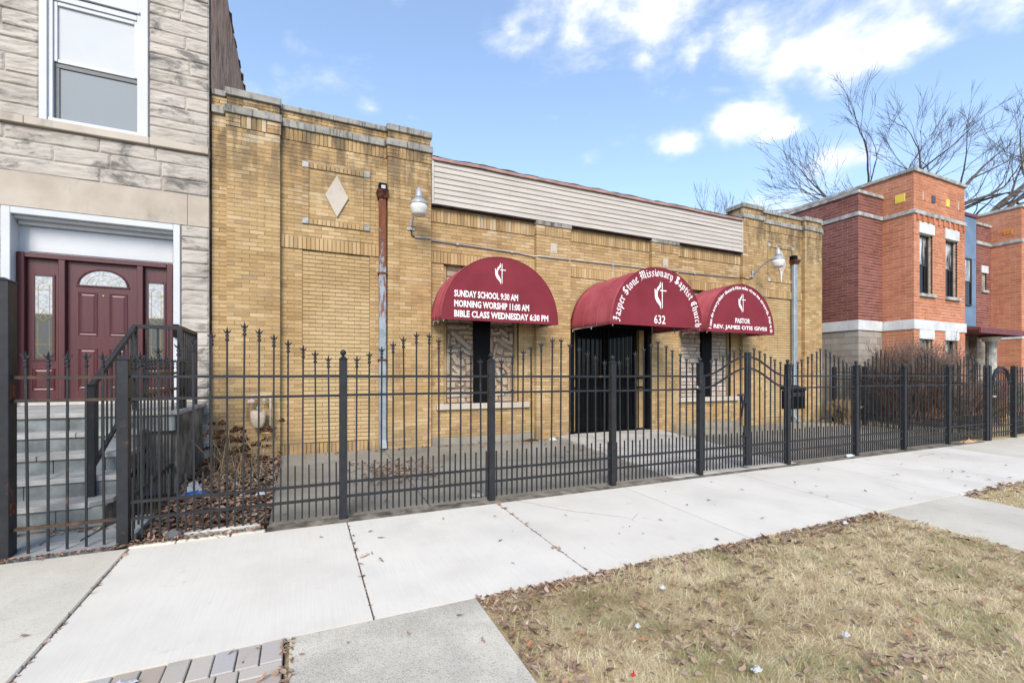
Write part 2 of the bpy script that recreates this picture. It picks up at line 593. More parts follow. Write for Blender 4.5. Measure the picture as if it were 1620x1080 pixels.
def rustds_fn(t, pos, rnd, b):
    z = zof(t, pos)['Z']
    n = t.noise(stretch(t, pos, 9, 9, 2.2), 1.6, 6, 0.7)
    g = t.mix(t.rng(t.noise(pos, 8, 4), 0.3, 0.7), (0.21, 0.255, 0.29), (0.31, 0.355, 0.39))
    r = t.ramp(n, [(0.3, (0.085, 0.03, 0.016)), (0.55, (0.19, 0.062, 0.026)), (0.75, (0.30, 0.115, 0.045))])
    k = t.math('ADD', n, t.rng(z, 1.6, 4.4, -0.16, 0.22, False))
    return t.mix(t.rng(k, 0.50, 0.60), g, r)


mat('rusty_downspout', rustds_fn, 0.7, 0.3, 0.1)
plain('rust', (0.115, 0.046, 0.024), 0.9, 0.2, var=0.35, scale=18)
plain('lamp_grey', (0.40, 0.415, 0.42), 0.45, 0.4, 0.3, var=0.08)
plain('lamp_lens', (0.64, 0.63, 0.58), 0.3, 0.5, var=0.06)
plain('meter_beige', (0.50, 0.415, 0.32), 0.6, 0.3, var=0.12, scale=14)
plain('brass_fitting', (0.45, 0.27, 0.11), 0.5, 0.4, 0.2, var=0.2)
plain('black_door', (0.004, 0.004, 0.0045), 0.6, 0.12, var=0.15)
plain('black_panel', (0.004, 0.004, 0.0045), 0.55, 0.12, var=0.15)
plain('jamb_tan', (0.38, 0.26, 0.125), 0.7, 0.3, var=0.12, scale=5)


def red_fn(t, pos, rnd, b):
    n = t.noise(stretch(t, pos, 14, 14, 0.8), 4.0, 4, 0.6)
    c = t.mix(t.rng(n, 0.3, 0.7), (0.062, 0.011, 0.013), (0.086, 0.016, 0.018))
    bump(t, b, n, 0.15, 0.002)
    return c


mat('red_door', red_fn, 0.38, 0.5)


def glass(name, col, rough=0.05, spec=0.8):
    def fn(t, pos, rnd, b):
        return col
    return mat(name, fn, rough, spec)


glass('dark_glass', (0.006, 0.0065, 0.007), 0.06, 0.18)


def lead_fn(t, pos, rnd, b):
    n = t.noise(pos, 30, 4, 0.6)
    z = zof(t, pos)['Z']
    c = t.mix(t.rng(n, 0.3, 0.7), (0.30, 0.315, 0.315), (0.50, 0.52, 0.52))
    # glass colour: dark in the lower part of the panes, pale in the upper
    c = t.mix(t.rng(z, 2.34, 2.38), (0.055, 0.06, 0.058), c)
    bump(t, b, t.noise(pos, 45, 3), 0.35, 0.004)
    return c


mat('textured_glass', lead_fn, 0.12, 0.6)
plain('brass_came', (0.38, 0.25, 0.07), 0.35, 0.5, 0.7, var=0.1)


def townwin_fn(t, pos, rnd, b):
    n = t.noise(stretch(t, pos, 2.4, 2.4, 0.6), 2.2, 4, 0.65)
    return t.ramp(n, [(0.42, (0.03, 0.032, 0.035)), (0.52, (0.28, 0.27, 0.24)), (0.62, (0.62, 0.62, 0.60))])  # grey and white reflections painted into the pane colour


mat('reflection_glass', townwin_fn, 0.06, 0.8)
plain('frame_black', (0.03, 0.032, 0.034), 0.5, 0.4, var=0.1)
plain('precast_white', (0.60, 0.61, 0.60), 0.8, 0.25, var=0.08, scale=3)
plain('precast_grey', (0.40, 0.395, 0.37), 0.9, 0.2, var=0.22, scale=5, bmp=0.2)


def block_fn(t, pos, rnd, b):
    c = t.ramp(rnd, [(0.0, (0.27, 0.235, 0.195)), (0.5, (0.32, 0.285, 0.24)), (1.0, (0.365, 0.33, 0.285))])
    return t.mix(t.rng(t.noise(pos, 5, 5), 0.45, 0.7, 0, 0.35), c, (0.22, 0.185, 0.15))


mat('split_block', block_fn, 0.92, 0.2)
plain('yellow_tile', (0.72, 0.56, 0.075), 0.4, 0.4, var=0.05)
plain('blue_tile', (0.05, 0.05, 0.09), 0.4, 0.4, var=0.1)
plain('ochre_tile', (0.62, 0.235, 0.02), 0.4, 0.4, var=0.1)
plain('blue_panel', (0.145, 0.215, 0.315), 0.6, 0.3, var=0.08, scale=2)
plain('red_metal', (0.155, 0.028, 0.03), 0.5, 0.4, var=0.12)


def shingle_fn(t, pos, rnd, b):
    n = t.noise(stretch(t, pos, 4, 2.2, 0.7), 2.6, 6, 0.72, 0.9)
    c = t.ramp(n, [(0.30, (0.075, 0.05, 0.036)), (0.42, (0.34, 0.20, 0.13)), (0.56, (0.60, 0.36, 0.235)), (0.75, (0.60, 0.46, 0.34))])
    bump(t, b, n, 0.8, 0.03)
    return c


mat('weathered_shingle', shingle_fn, 0.95, 0.15)
plain('litter_white', (0.46, 0.47, 0.48), 0.6, 0.3, var=0.08)
plain('litter_blue', (0.03, 0.16, 0.46), 0.5, 0.4, var=0.1)
plain('litter_red', (0.42, 0.03, 0.03), 0.5, 0.4, var=0.1)
plain('litter_tan', (0.48, 0.33, 0.21), 0.8, 0.2, var=0.15)
plain('slate_stone', (0.12, 0.125, 0.13), 0.85, 0.25, var=0.25)
glass('clear_plastic', (0.55, 0.60, 0.64), 0.15, 0.6)


# ------------------------------------------------------------------ mesh helpers
class MB:
    def __init__(s):
        s.v, s.f = [], []

    def hexa(s, p, back=True):
        """p: 8 points, bottom ring then top ring (counter-clockwise from above)"""
        n = len(s.v)
        s.v += [tuple(q) for q in p]
        for q in ((3, 2, 1, 0), (4, 5, 6, 7), (0, 1, 5, 4), (1, 2, 6, 5), (2, 3, 7, 6), (3, 0, 4, 7)):
            s.f.append(tuple(n + i for i in q))
        if not back:
            s.f.pop(-2)
        return s

    def box(s, x0, x1, y0, y1, z0, z1, back=True):
        return s.hexa([(x0, y0, z0), (x1, y0, z0), (x1, y1, z0), (x0, y1, z0),
                       (x0, y0, z1), (x1, y0, z1), (x1, y1, z1), (x0, y1, z1)], back)

    def tube(s, pts, rad, n=8, cap=True, flat=None):
        pts = [Vector(p) for p in pts]
        if not isinstance(rad, (list, tuple)):
            rad = [rad] * len(pts)
        base = len(s.v)
        prev = None
        for i, p in enumerate(pts):
            d = (pts[min(i + 1, len(pts) - 1)] - pts[max(i - 1, 0)]).normalized()
            if prev is None:
                a = Vector((0, 0, 1)) if abs(d.z) < 0.9 else Vector((0, 1, 0))
                u = d.cross(a).normalized()
            else:
                u = (prev - d * prev.dot(d)).normalized()
            prev = u
            w = d.cross(u)
            for k in range(n):
                an = 2 * PI * (k + 0.5) / n
                q = p + (u * math.cos(an) + w * math.sin(an)) * rad[i]
                s.v.append(tuple(q))
        for i in range(len(pts) - 1):
            for k in range(n):
                a, b_ = base + i * n + k, base + i * n + (k + 1) % n
                s.f.append((a, b_, b_ + n, a + n))
        if cap:
            s.f.append(tuple(base + k for k in range(n))[::-1])
            e = base + (len(pts) - 1) * n
            s.f.append(tuple(e + k for k in range(n)))
        return s

    def lathe(s, prof, c=(0, 0, 0), n=16):
        base = len(s.v)
        for r, z in prof:
            for k in range(n):
                a = 2 * PI * k / n
                s.v.append((c[0] + r * math.cos(a), c[1] + r * math.sin(a), c[2] + z))
        for i in range(len(prof) - 1):
            for k in range(n):
                a, b_ = base + i * n + k, base + i * n + (k + 1) % n
                s.f.append((a, b_, b_ + n, a + n))
        s.f.append(tuple(base + k for k in range(n))[::-1])
        e = base + (len(prof) - 1) * n
        s.f.append(tuple(e + k for k in range(n)))
        return s

    def prism_y(s, poly, y0, y1):
        """polygon in x,z pulled from y0 (front) to y1"""
        n = len(poly)
        b_ = len(s.v)
        s.v += [(x, y0, z) for x, z in poly] + [(x, y1, z) for x, z in poly]
        s.f.append(tuple(b_ + i for i in range(n)))
        s.f.append(tuple(b_ + n + i for i in range(n))[::-1])
        for i in range(n):
            j = (i + 1) % n
            s.f.append((b_ + j, b_ + i, b_ + n + i, b_ + n + j))
        return s

    def prism_x(s, poly, x0, x1):
        n = len(poly)
        b_ = len(s.v)
        s.v += [(x0, y, z) for y, z in poly] + [(x1, y, z) for y, z in poly]
        s.f.append(tuple(b_ + i for i in range(n)))
        s.f.append(tuple(b_ + n + i for i in range(n))[::-1])
        for i in range(n):
            j = (i + 1) % n
            s.f.append((b_ + j, b_ + i, b_ + n + i, b_ + n + j))
        return s

    def grid(s, rows):
        """rows of points, all the same length"""
        b_ = len(s.v)
        m = len(rows[0])
        for r in rows:
            s.v += [tuple(p) for p in r]
        for i in range(len(rows) - 1):
            for k in range(m - 1):
                a = b_ + i * m + k
                s.f.append((a, a + 1, a + m + 1, a + m))
        return s

    def mesh(s, name, m=None, bevel=0.0, smooth=False, fix=True):
        me = bpy.data.meshes.new(name)
        me.from_pydata(s.v, [], s.f)
        if bevel or fix:
            bm = bmesh.new()
            bm.from_mesh(me)
            if fix:
                bmesh.ops.recalc_face_normals(bm, faces=bm.faces[:])
            if bevel:
                ed = [e for e in bm.edges if len(e.link_faces) == 2 and e.calc_face_angle(0) > 0.6]
                bmesh.ops.bevel(bm, geom=ed, offset=bevel, offset_type='OFFSET', segments=1, affect='EDGES', profile=0.5)
            bm.to_mesh(me)
            bm.free()
        if m:
            me.materials.append(MATS[m])
        if smooth:
            me.shade_smooth()
        return me

    def build(s, name, m, parent=None, bevel=0.0, smooth=False, fix=True):
        return link(name, s.mesh(name, m, bevel, smooth, fix), parent)


def link(name, data, parent=None, loc=None):
    o = bpy.data.objects.new(name, data)
    COL.objects.link(o)
    if parent is not None:
        o.parent = parent
    if loc is not None:
        o.location = loc
    return o


def tag(o, label, cat, group=None):
    o['label'] = label
    o['category'] = cat
    if group:
        o['group'] = group
    return o


def thing(name, label, cat, group=None):
    return tag(link(name, None), label, cat, group)


def struct(o):
    o['kind'] = 'structure'
    return o


def stuff(o, label=None, cat=None):
    o['kind'] = 'stuff'
    if label:
        tag(o, label, cat)
    return o


def B(x0, x1, y0, y1, z0, z1, name, m, parent=None, bevel=0.0):
    return MB().box(x0, x1, y0, y1, z0, z1).build(name, m, parent, bevel)


_cache = {}


def shared(key, fn):
    if key not in _cache:
        _cache[key] = fn()
    return _cache[key]


def fast_mesh(name, verts, faces_flat, loop_start, m, smooth=False):
    me = bpy.data.meshes.new(name)
    nv = len(verts)
    me.vertices.add(nv)
    me.vertices.foreach_set('co', np.asarray(verts, dtype=np.float32).ravel())
    me.loops.add(len(faces_flat))
    me.loops.foreach_set('vertex_index', np.asarray(faces_flat, dtype=np.int32))
    me.polygons.add(len(loop_start))
    me.polygons.foreach_set('loop_start', np.asarray(loop_start, dtype=np.int32))
    me.update(calc_edges=True)
    me.validate()
    me.materials.append(MATS[m])
    if smooth:
        me.shade_smooth()
    return me


# ------------------------------------------------------------------ brickwork
def subtract(a, b, cuts):
    segs = [(a, b)]
    for c0, c1 in cuts:
        out = []
        for s0, s1 in segs:
            if c1 <= s0 or c0 >= s1:
                out.append((s0, s1))
            else:
                if c0 - s0 > 0.012:
                    out.append((s0, c0))
                if s1 - c1 > 0.012:
                    out.append((c1, s1))
        segs = out
    return segs


def courses(u0, u1, v0, v1, holes=(), pitch=0.0665, length=0.2055, joint=0.0065, vj=0.0075, parity=0):
    """bricks (u0, u1, v0, v1) laid in running bond, trimmed round holes"""
    out = []
    n = max(1, round((v1 - v0) / pitch))
    p = (v1 - v0) / n
    for k in range(n):
        a, b_ = v0 + k * p + vj / 2, v0 + (k + 1) * p - vj / 2
        zc = (a + b_) / 2
        cuts = [(h[0], h[1]) for h in holes if h[2] - 0.02 < zc < h[3] + 0.02]
        for s0, s1 in subtract(u0, u1, cuts):
            x = s0
            first = True
            while x < s1 - 0.02:
                L = length
                if first and (k + parity) % 2:
                    L = (length - joint) / 2
                first = False
                e = min(x + L, s1)
                if s1 - e < 0.045:
                    e = s1
                out.append((x, e, a, b_))
                x = e + joint
    return out


def soldiers(u0, u1, v0, v1, w=0.0575, joint=0.009):
    n = max(1, round((u1 - u0) / (w + joint)))
    p = (u1 - u0) / n
    return [(u0 + i * p + joint / 2, u0 + (i + 1) * p - joint / 2, v0, v1) for i in range(n)]


def front_box(mb, r, Y, depth, jit=0.0025):
    d = random.uniform(-jit, jit)
    t = random.uniform(-jit, jit) * 0.6
    x0, x1, z0, z1 = r
    y0 = Y + d
    mb.hexa([(x0, y0 + t, z0), (x1, y0 - t, z0), (x1, Y + depth, z0), (x0, Y + depth, z0),
             (x0, y0 + t, z1), (x1, y0 - t, z1), (x1, Y + depth, z1), (x0, Y + depth, z1)], back=False)


def left_box(mb, r, X, depth, jit=0.0025):
    d = X + random.uniform(-jit, jit)
    y0, y1, z0, z1 = r
    mb.box(d, X + depth, y0, y1, z0, z1)


def gz(y):
    return 0.036 * (y - 5.12) if y < 5.12 else 0.05 * (y - 5.12)
# ================================================================== THE SETTING
def slab(x0, x1, y0, y1, th=0.1, dz=0.0, zf=gz):
    m = MB()
    a, b_ = zf(y0) + dz, zf(y1) + dz
    m.hexa([(x0, y0, a - th), (x1, y0, a - th), (x1, y1, b_ - th), (x0, y1, b_ - th),
            (x0, y0, a), (x1, y0, a), (x1, y1, b_), (x0, y1, b_)])
    return m


struct(B(-300, 300, -300, 400, -1.0, -0.42, 'ground', 'ground_dirt'))
struct(B(-60, 80, -12, -0.80, -0.41, -0.36, 'road', 'asphalt'))
kerb = struct(link('kerb', None))
for i in range(16):
    B(-12 + i * 3, -9.02 + i * 3, -0.79, -0.62, -0.40, gz(-0.62), 'kerb_stone', 'old_concrete', kerb, 0.012)

# sidewalk: every cast slab is a piece
SW0, SW1 = 3.08, 4.99
sidewalk = struct(link('sidewalk', None))
slab(-12, 40, SW0 - 0.0, SW1 + 0.03, 0.2, -0.03).build('joint_bed', 'joint_dirt', sidewalk)
J = 0.006
for x0, x1, m in [(-1.348, 0.43, 'new_concrete'), (0.43, 2.093, 'new_concrete'), (2.093, 3.945, 'new_concrete'), (3.945, 6.04, 'new_concrete'),
                  (6.04, 7.9, 'new_concrete'), (7.9, 9.7, 'new_concrete'), (9.7, 11.3, 'new_concrete'), (11.3, 12.2, 'new_concrete')]:
    slab(x0 + J, x1 - J, SW0, SW1).build('slab', m, sidewalk)
for x0, x1 in [(-7.0, -5.1), (-5.1, -3.3), (-3.3, -1.348), (12.2, 14.0), (14.0, 15.9), (15.9, 17.8), (17.8, 19.7), (19.7, 21.6), (21.6, 23.5), (23.5, 27), (27, 31), (31, 39)]:
    slab(x0 + J, x1 - J, SW0, SW1 - (0.0 if x0 < 0 else -0.06), dz=(0.012 if x0 < 0 else -0.004)).build('slab', 'old_concrete', sidewalk, 0.008)

# parkway between sidewalk and kerb
park = struct(slab(-12, 40, -0.62, SW0 - 0.004, 0.15, -0.035).build('parkway', 'turf_soil'))
apron = struct(link('carriage_walk', None))
slab(-0.06, 1.13, -0.6, 1.62).build('slab', 'aggregate_concrete', apron, 0.012)
slab(-0.06, 1.13, 1.635, SW0 - 0.007).build('slab', 'aggregate_concrete', apron, 0.008)
fw = struct(link('carriage_path', None))
slab(6.09, 7.87, 1.25, SW0 - 0.007).build('slab', 'old_concrete', fw, 0.012)
slab(6.09, 7.87, -0.6, 1.235).build('slab', 'old_concrete', fw, 0.012)

# paver strip beside the carriage walk
pv = struct(link('paver_strip', None))
slab(-3.4, -0.085, 0.9, SW0 - 0.02, 0.1, -0.022).build('joint_bed', 'joint_dirt', pv)


def paver(x0, x1, y0, y1):
    j = 0.0035
    s_ = random.uniform(-0.004, 0.004)
    slab(x0 + j, x1 - j, y0 + j, y1 - j, 0.06, s_).build('paver', 'paver', pv, 0.005)


x = -0.09
while x > -3.3:                       # soldier row along the walk
    w_ = random.choice((0.112, 0.118, 0.125))
    paver(x - w_, x, 2.86, 3.073)
    x -= w_
x = -0.09
first = True
for row, y in enumerate((2.655, 2.45, 2.245, 2.04, 1.835, 1.63, 1.425, 1.22)):
    paver(-0.30, -0.09, y + 0.105, y + 0.205)
    paver(-0.30, -0.09, y, y + 0.105)
    paver(-0.405, -0.30, y, y + 0.205)
    x = -0.405
    while x > -3.2:
        w_ = random.choice((0.21, 0.315, 0.42))
        paver(x - w_, x, y, y + 0.205)
        x -= w_

# church forecourt
yard = struct(link('forecourt', None))
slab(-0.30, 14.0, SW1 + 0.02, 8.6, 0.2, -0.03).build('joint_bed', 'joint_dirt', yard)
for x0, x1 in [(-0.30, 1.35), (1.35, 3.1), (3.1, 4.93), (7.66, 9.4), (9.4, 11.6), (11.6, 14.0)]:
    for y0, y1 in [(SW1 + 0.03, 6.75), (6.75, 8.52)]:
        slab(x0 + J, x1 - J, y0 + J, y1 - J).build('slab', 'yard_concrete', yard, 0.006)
slab(-0.30, 14.0, 4.992, 5.17, 0.02, 0.0035).build('dirt_strip', 'gutter_dirt', yard)
wk = struct(link('entrance_walk', None))
zw = lambda y: 0.002 + 0.066 * (y - 5.08)
for y0, y1 in [(SW1 + 0.03, 6.2), (6.2, 7.3), (7.3, 8.50)]:
    slab(4.93 + J, 7.66 - J, y0 + J, y1 - J, 0.2, 0.0, zw).build('slab', 'walk_concrete', wk, 0.006)
struct(slab(-1.36, -0.30, SW1 + 0.03, 8.5, 0.2, -0.01).build('planting_bed', 'bed_soil'))
struct(slab(-9.0, -1.36, SW1 + 0.03, 8.5, 0.2, -0.02).build('front_yard', 'bed_soil'))
struct(slab(14.0, 45, SW1 + 0.08, 8.7, 0.2, -0.02).build('lawn', 'turf_soil'))
kb = struct(link('bed_edging', None))
for x0, x1 in [(-1.36, -1.02), (-1.015, -0.60), (-0.595, -0.31)]:
    slab(x0, x1, 4.995, 5.05, 0.12, 0.018).build('edging_stone', 'old_concrete', kb, 0.01)
for x0, x1, y0, y1 in [(-0.98, -0.36, 5.10, 5.17)]:
    slab(x0, x1, y0, y1, 0.1, 0.05).build('edging_stone', 'walk_concrete', kb, 0.012)

# ================================================================== THE CHURCH
church = thing('church_building', 'one storey yellow brick church with stone coping and pale siding', 'church')
YP, YR = 8.45, 8.55
PIERS = [(-1.06, -0.31), (1.42, 2.21), (4.43, 5.25), (7.48, 8.30), (10.52, 11.31), (13.04, 13.78)]
XL, XR = -1.272, 13.98
Z_SOL, Z_BELT, Z_BR, Z_COP, Z_TOP = 5.42, 5.62, 5.74, 5.90, 6.0
BR = []                               # (rect, Y, depth) of every yellow brick
PALE = []


def field(x0, x1, z0, z1, Y, depth=0.07, holes=(), **k):
    for r in courses(x0, x1, z0, z1, holes, **k):
        BR.append((r, Y, depth))


def band(x0, x1, z0, z1, Y, depth=0.07, quoin=0):
    if quoin:
        q = quoin
        for r in courses(x0, x0 + q, z0, z1, pitch=(z1 - z0) / 3) + courses(x1 - q, x1, z0, z1, pitch=(z1 - z0) / 3):
            BR.append((r, Y, depth))
        x0, x1 = x0 + q + 0.009, x1 - q - 0.009
    for r in soldiers(x0, x1, z0, z1):
        BR.append((r, Y, depth))


core = MB()
core.box(XL + 0.01, XR - 0.01, YR + 0.30, 20, -0.2, 4.70)
core.box(XL + 0.012, 2.19, YR + 0.0104, 8.95, 4.60, Z_BELT - 0.012)
core.box(10.54, XR - 0.012, YR + 0.0104, 8.95, 4.60, Z_BELT - 0.012)
core.box(XL + 0.02, 2.18, YR + 0.022, 8.94, Z_BELT, Z_COP + 0.002)
core.box(10.55, XR - 0.02, YR + 0.022, 8.94, Z_BELT, Z_COP + 0.002)
# recess panels behind brick faces, leaving the openings free
for x0, x1, z0, z1 in [(XL + 0.01, 0.02, -0.1, 5.6), (1.12, 2.48, -0.1, 5.6), (0.02, 1.12, 3.62, 5.6),
                       (2.48, 4.07, -0.1, 0.84), (2.48, 4.07, 3.62, 4.69), (4.07, 5.25, -0.1, 4.69), (5.25, 7.48, 2.72, 4.69),
                       (7.48, 8.47, -0.1, 4.69), (8.47, 10.20, -0.1, 0.84), (8.47, 10.20, 3.62, 4.69), (10.20, 11.61, -0.1, 5.6),
                       (11.61, 12.71, 3.62, 5.6), (12.71, XR - 0.01, -0.1, 5.6)]:
    core.box(x0, x1, YR + 0.007, YR + 0.31, z0, z1)
for i, (x0, x1) in enumerate(PIERS):
    tall = i in (0, 1, 4, 5)
    core.box(x0 + 0.009, x1 - 0.009, YP + 0.006, YR + 0.03, -0.1, Z_BELT if tall else 4.60)
    if tall:
        core.box(x0 + 0.022, x1 - 0.022, YP + 0.022, YR + 0.03, Z_BELT, Z_COP)
core.build('wall', 'mortar_tan', church)

# end strips
for x0, x1 in [(XL, -1.069), (13.79, XR)]:
    field(x0, x1, 0.10, Z_SOL, YR, length=0.195)
    field(x0, x1, Z_SOL, Z_BELT, YR, length=0.195)
    field(x0, x1, Z_BR, Z_COP, YR, pitch=0.055)
# piers
for i, (x0, x1) in enumerate(PIERS):
    tall = i in (0, 1, 4, 5)
    if tall:
        field(x0, x1, 0.10, Z_SOL, YP, 0.11, parity=i)
        band(x0 - 0.012, x1 + 0.012, Z_SOL + 0.004, Z_BELT - 0.004, YP - 0.014, 0.12, quoin=0.20)
        field(x0 + 0.01, x1 - 0.01, Z_BR, Z_COP, YP + 0.012, 0.1, pitch=0.054)
    else:
        field(x0, x1, 0.10, 4.40, YP, 0.11, parity=i)
        band(x0 - 0.008, x1 + 0.008, 4.404, 4.60, YP - 0.012, 0.11, quoin=0.20)


# decorated end panels
def end_panel(x0, x1, wx0, wx1):
    fx = [(wx0, wx1, 4.06, 5.11)]
    band(x0, x1, 0.14, 0.335, YR, 0.07)
    field(x0, x1, 0.345, 3.62, YR, holes=[(wx0, wx1, 0.3, 3.7)])
    band(x0, x1, 3.625, 3.835, YR - 0.022, 0.09)
    field(x0, x1, 3.85, Z_SOL, YR, holes=fx)
    band(x0, x1, Z_SOL + 0.004, Z_BELT - 0.004, YR - 0.014, 0.08)
    field(x0, x1, Z_BR, Z_COP, YR + 0.010, 0.06, pitch=0.054)
    for r in courses(wx0 + 0.004, wx1 - 0.004, 0.345, 3.61, pitch=0.0675, vj=0.010, joint=0.005):
        PALE.append((r, YR + 0.016, 0.03))
    # framed square
    q = 0.10
    for z in (4.06, 5.01):
        for r in soldiers(wx0 + q + 0.005, wx1 - q - 0.005, z + 0.004, z + q - 0.004):
            BR.append((r, YR - 0.018, 0.08))
    for xx in (wx0, wx1 - q):
        for r in courses(xx, xx + q, 4.165, 5.005, pitch=0.067):
            BR.append((r, YR - 0.018, 0.08))
    field(wx0 + q + 0.006, wx1 - q - 0.006, 4.165, 5.005, YR + 0.003)
    for xx in (wx0, wx1 - q):
        for z in (4.06, 5.01):
            B(xx, xx + q, YR - 0.024, YR + 0.05, z, z + q, 'corner_stone', 'precast_grey', church, 0.004)
    return (wx0 + wx1) / 2


cx = end_panel(-0.31, 1.42, 0.02, 1.12)
MB().prism_y([(cx - 0.19, 4.59), (cx, 4.225), (cx + 0.19, 4.59), (cx, 4.955)], YR - 0.03, YR + 0.05).build('diamond_stone', 'limestone_smooth', church, 0.006)
cx = end_panel(11.31, 13.04, 11.61, 12.71)
MB().prism_y([(cx - 0.19, 4.59), (cx, 4.225), (cx + 0.19, 4.59), (cx, 4.955)], YR - 0.03, YR + 0.05).build('diamond_stone', 'limestone_smooth', church, 0.006)

# the three middle bays
for (x0, x1), (w0, w1), has_door in [((2.21, 4.43), (2.48, 4.07), False), ((5.25, 7.48), (5.27, 7.46), True), ((8.30, 10.52), (8.47, 10.20), False)]:
    if not has_door:
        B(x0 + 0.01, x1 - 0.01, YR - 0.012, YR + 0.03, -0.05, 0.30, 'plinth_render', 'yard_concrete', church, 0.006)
        field(x0, x1, 0.305, 0.83, YR)
        field(x0, x1, 0.83, 3.62, YR, holes=[(w0, w1, 0.8, 3.7)])
    else:
        field(x0, x1, 2.72, 3.62, YR)
    band(x0, x1, 3.625, 3.835, YR - 0.022, 0.09)
    field(x0, x1, 3.85, 4.39, YR)
    band(x0, x1, 4.394, 4.62, YR - 0.020, 0.09)
    field(x0, x1, 4.62, 4.69, YR)

cam_p = Vector((0, 0, 1.5))
cam_f = Vector((math.sin(math.radians(24.62)), math.cos(math.radians(24.62)), 0))


def on_view(r, Y):
    p = Vector(((r[0] + r[1]) / 2, Y, (r[2] + r[3]) / 2)) - cam_p
    d = p.dot(cam_f)
    u = p.dot(Vector((cam_f.y, -cam_f.x, 0))) / d
    vv = p.z / d
    if abs(u) > 1.1 or vv < -0.66 or vv > 0.81:
        return 0.0
    return (r[1] - r[0]) * (r[3] - r[2]) / d / d


full = [b_ for b_ in BR if 0.19 < b_[0][1] - b_[0][0] < 0.215]
full.sort(key=lambda b_: -on_view(b_[0], b_[1]))
pick = set(id(b_) for b_ in full[:300])
merged = MB()
for b_ in BR:
    if id(b_) not in pick:
        front_box(merged, *b_)
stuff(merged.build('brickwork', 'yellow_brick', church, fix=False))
pale = MB()
for b_ in PALE:
    front_box(pale, *b_, jit=0.001)
stuff(pale.build('infill_brickwork', 'pale_infill_brick', church, fix=False))
for a0, a1 in ((0.02, 1.12), (11.61, 12.71)):
    B(a0 - 0.001, a1 + 0.001, YR + 0.026, YR + 0.32, 0.0, 3.625, 'infill_mortar', 'mortar_dark', church)
for b_ in full[:300]:
    r, Y, depth = b_
    w_, h_ = r[1] - r[0], r[3] - r[2]
    key = ('brick', round(w_, 3), round(h_, 4), round(depth, 3))
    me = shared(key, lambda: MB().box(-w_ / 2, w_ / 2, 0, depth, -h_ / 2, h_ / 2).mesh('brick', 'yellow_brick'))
    o = link('brick', me, church, ((r[0] + r[1]) / 2, Y + random.uniform(-0.0025, 0.0025), (r[2] + r[3]) / 2))
    o.rotation_euler = (0, 0, random.uniform(-0.012, 0.012))


# belt course and coping, stone by stone
def stones(x0, x1, yf, yb, z0, z1, name, n):
    e = [x0 + (x1 - x0) * i / n + (random.uniform(-0.06, 0.06) if 0 < i < n else 0) for i in range(n + 1)]
    for a, b_ in zip(e[:-1], e[1:]):
        dy, dz = random.uniform(-0.004, 0.004), random.uniform(-0.003, 0.003)
        B(a + 0.002, b_ - 0.002, yf + dy, yb, z0 + dz, z1 + dz, name, 'coping_stone', church, 0.007)


for wing in (0, 1):
    pr = (PIERS[0], PIERS[1]) if wing == 0 else (PIERS[4], PIERS[5])
    (a0, a1), (b0, b1) = pr
    o_ = 0.03
    stones(a0 - o_, a1 + o_, YP - 0.045, 8.7, Z_BELT, Z_BR, 'belt_stone', 2 if wing == 0 else 2)
    stones(b0 - o_, b1 + o_, YP - 0.045, 8.7, Z_BELT, Z_BR, 'belt_stone', 2)
    stones(a1 + o_ + 0.003, b0 - o_ - 0.003, YR - 0.045, 8.7, Z_BELT, Z_BR, 'belt_stone', 3)
    stones(a0 - o_ + 0.01, a1 + o_ - 0.01, YP - 0.03, 8.98, Z_COP, Z_TOP + 0.012, 'coping_stone', 1)
    stones(b0 - o_ + 0.01, b1 + o_ - 0.01, YP - 0.03, 8.98, Z_COP, Z_TOP + 0.012, 'coping_stone', 1)
    stones(a1 + o_ - 0.007, b0 - o_ + 0.007, YR - 0.03, 8.97, Z_COP, Z_TOP - 0.01, 'coping_stone', 4)
    if wing == 0:
        stones(XL - 0.0, a0 - o_ - 0.003, YR - 0.045, 8.7, Z_BELT, Z_BR, 'belt_stone', 1)
        stones(XL - 0.0, a0 - o_ + 0.007, YR - 0.03, 8.97, Z_COP, Z_TOP - 0.01, 'coping_stone', 1)
    else:
        stones(b1 + o_ + 0.003, XR + 0.005, YR - 0.045, 8.7, Z_BELT, Z_BR, 'belt_stone', 1)
        stones(b1 + o_ - 0.007, XR + 0.005, YR - 0.03, 8.97, Z_COP, Z_TOP - 0.01, 'coping_stone', 1)
for i in (2, 3):
    x0, x1 = PIERS[i]
    stones(x0 - 0.02, x1 + 0.02, YP - 0.035, 8.6, 4.605, 4.688, 'pier_cap', 1)
    xm = (x0 + x1) / 2
    B(xm - 0.075, xm + 0.075, YP - 0.012, YP + 0.03, 4.055, 4.265, 'square_stone', 'limestone_smooth', church, 0.004)
    B(xm - 0.045, xm + 0.045, YP - 0.022, YP + 0.01, 4.09, 4.235, 'square_stone', 'limestone_smooth', church, 0.004)
B(10.60, 10.95, 8.99, 9.5, 5.68, 5.90, 'parapet_return', 'mortar_dark', church)

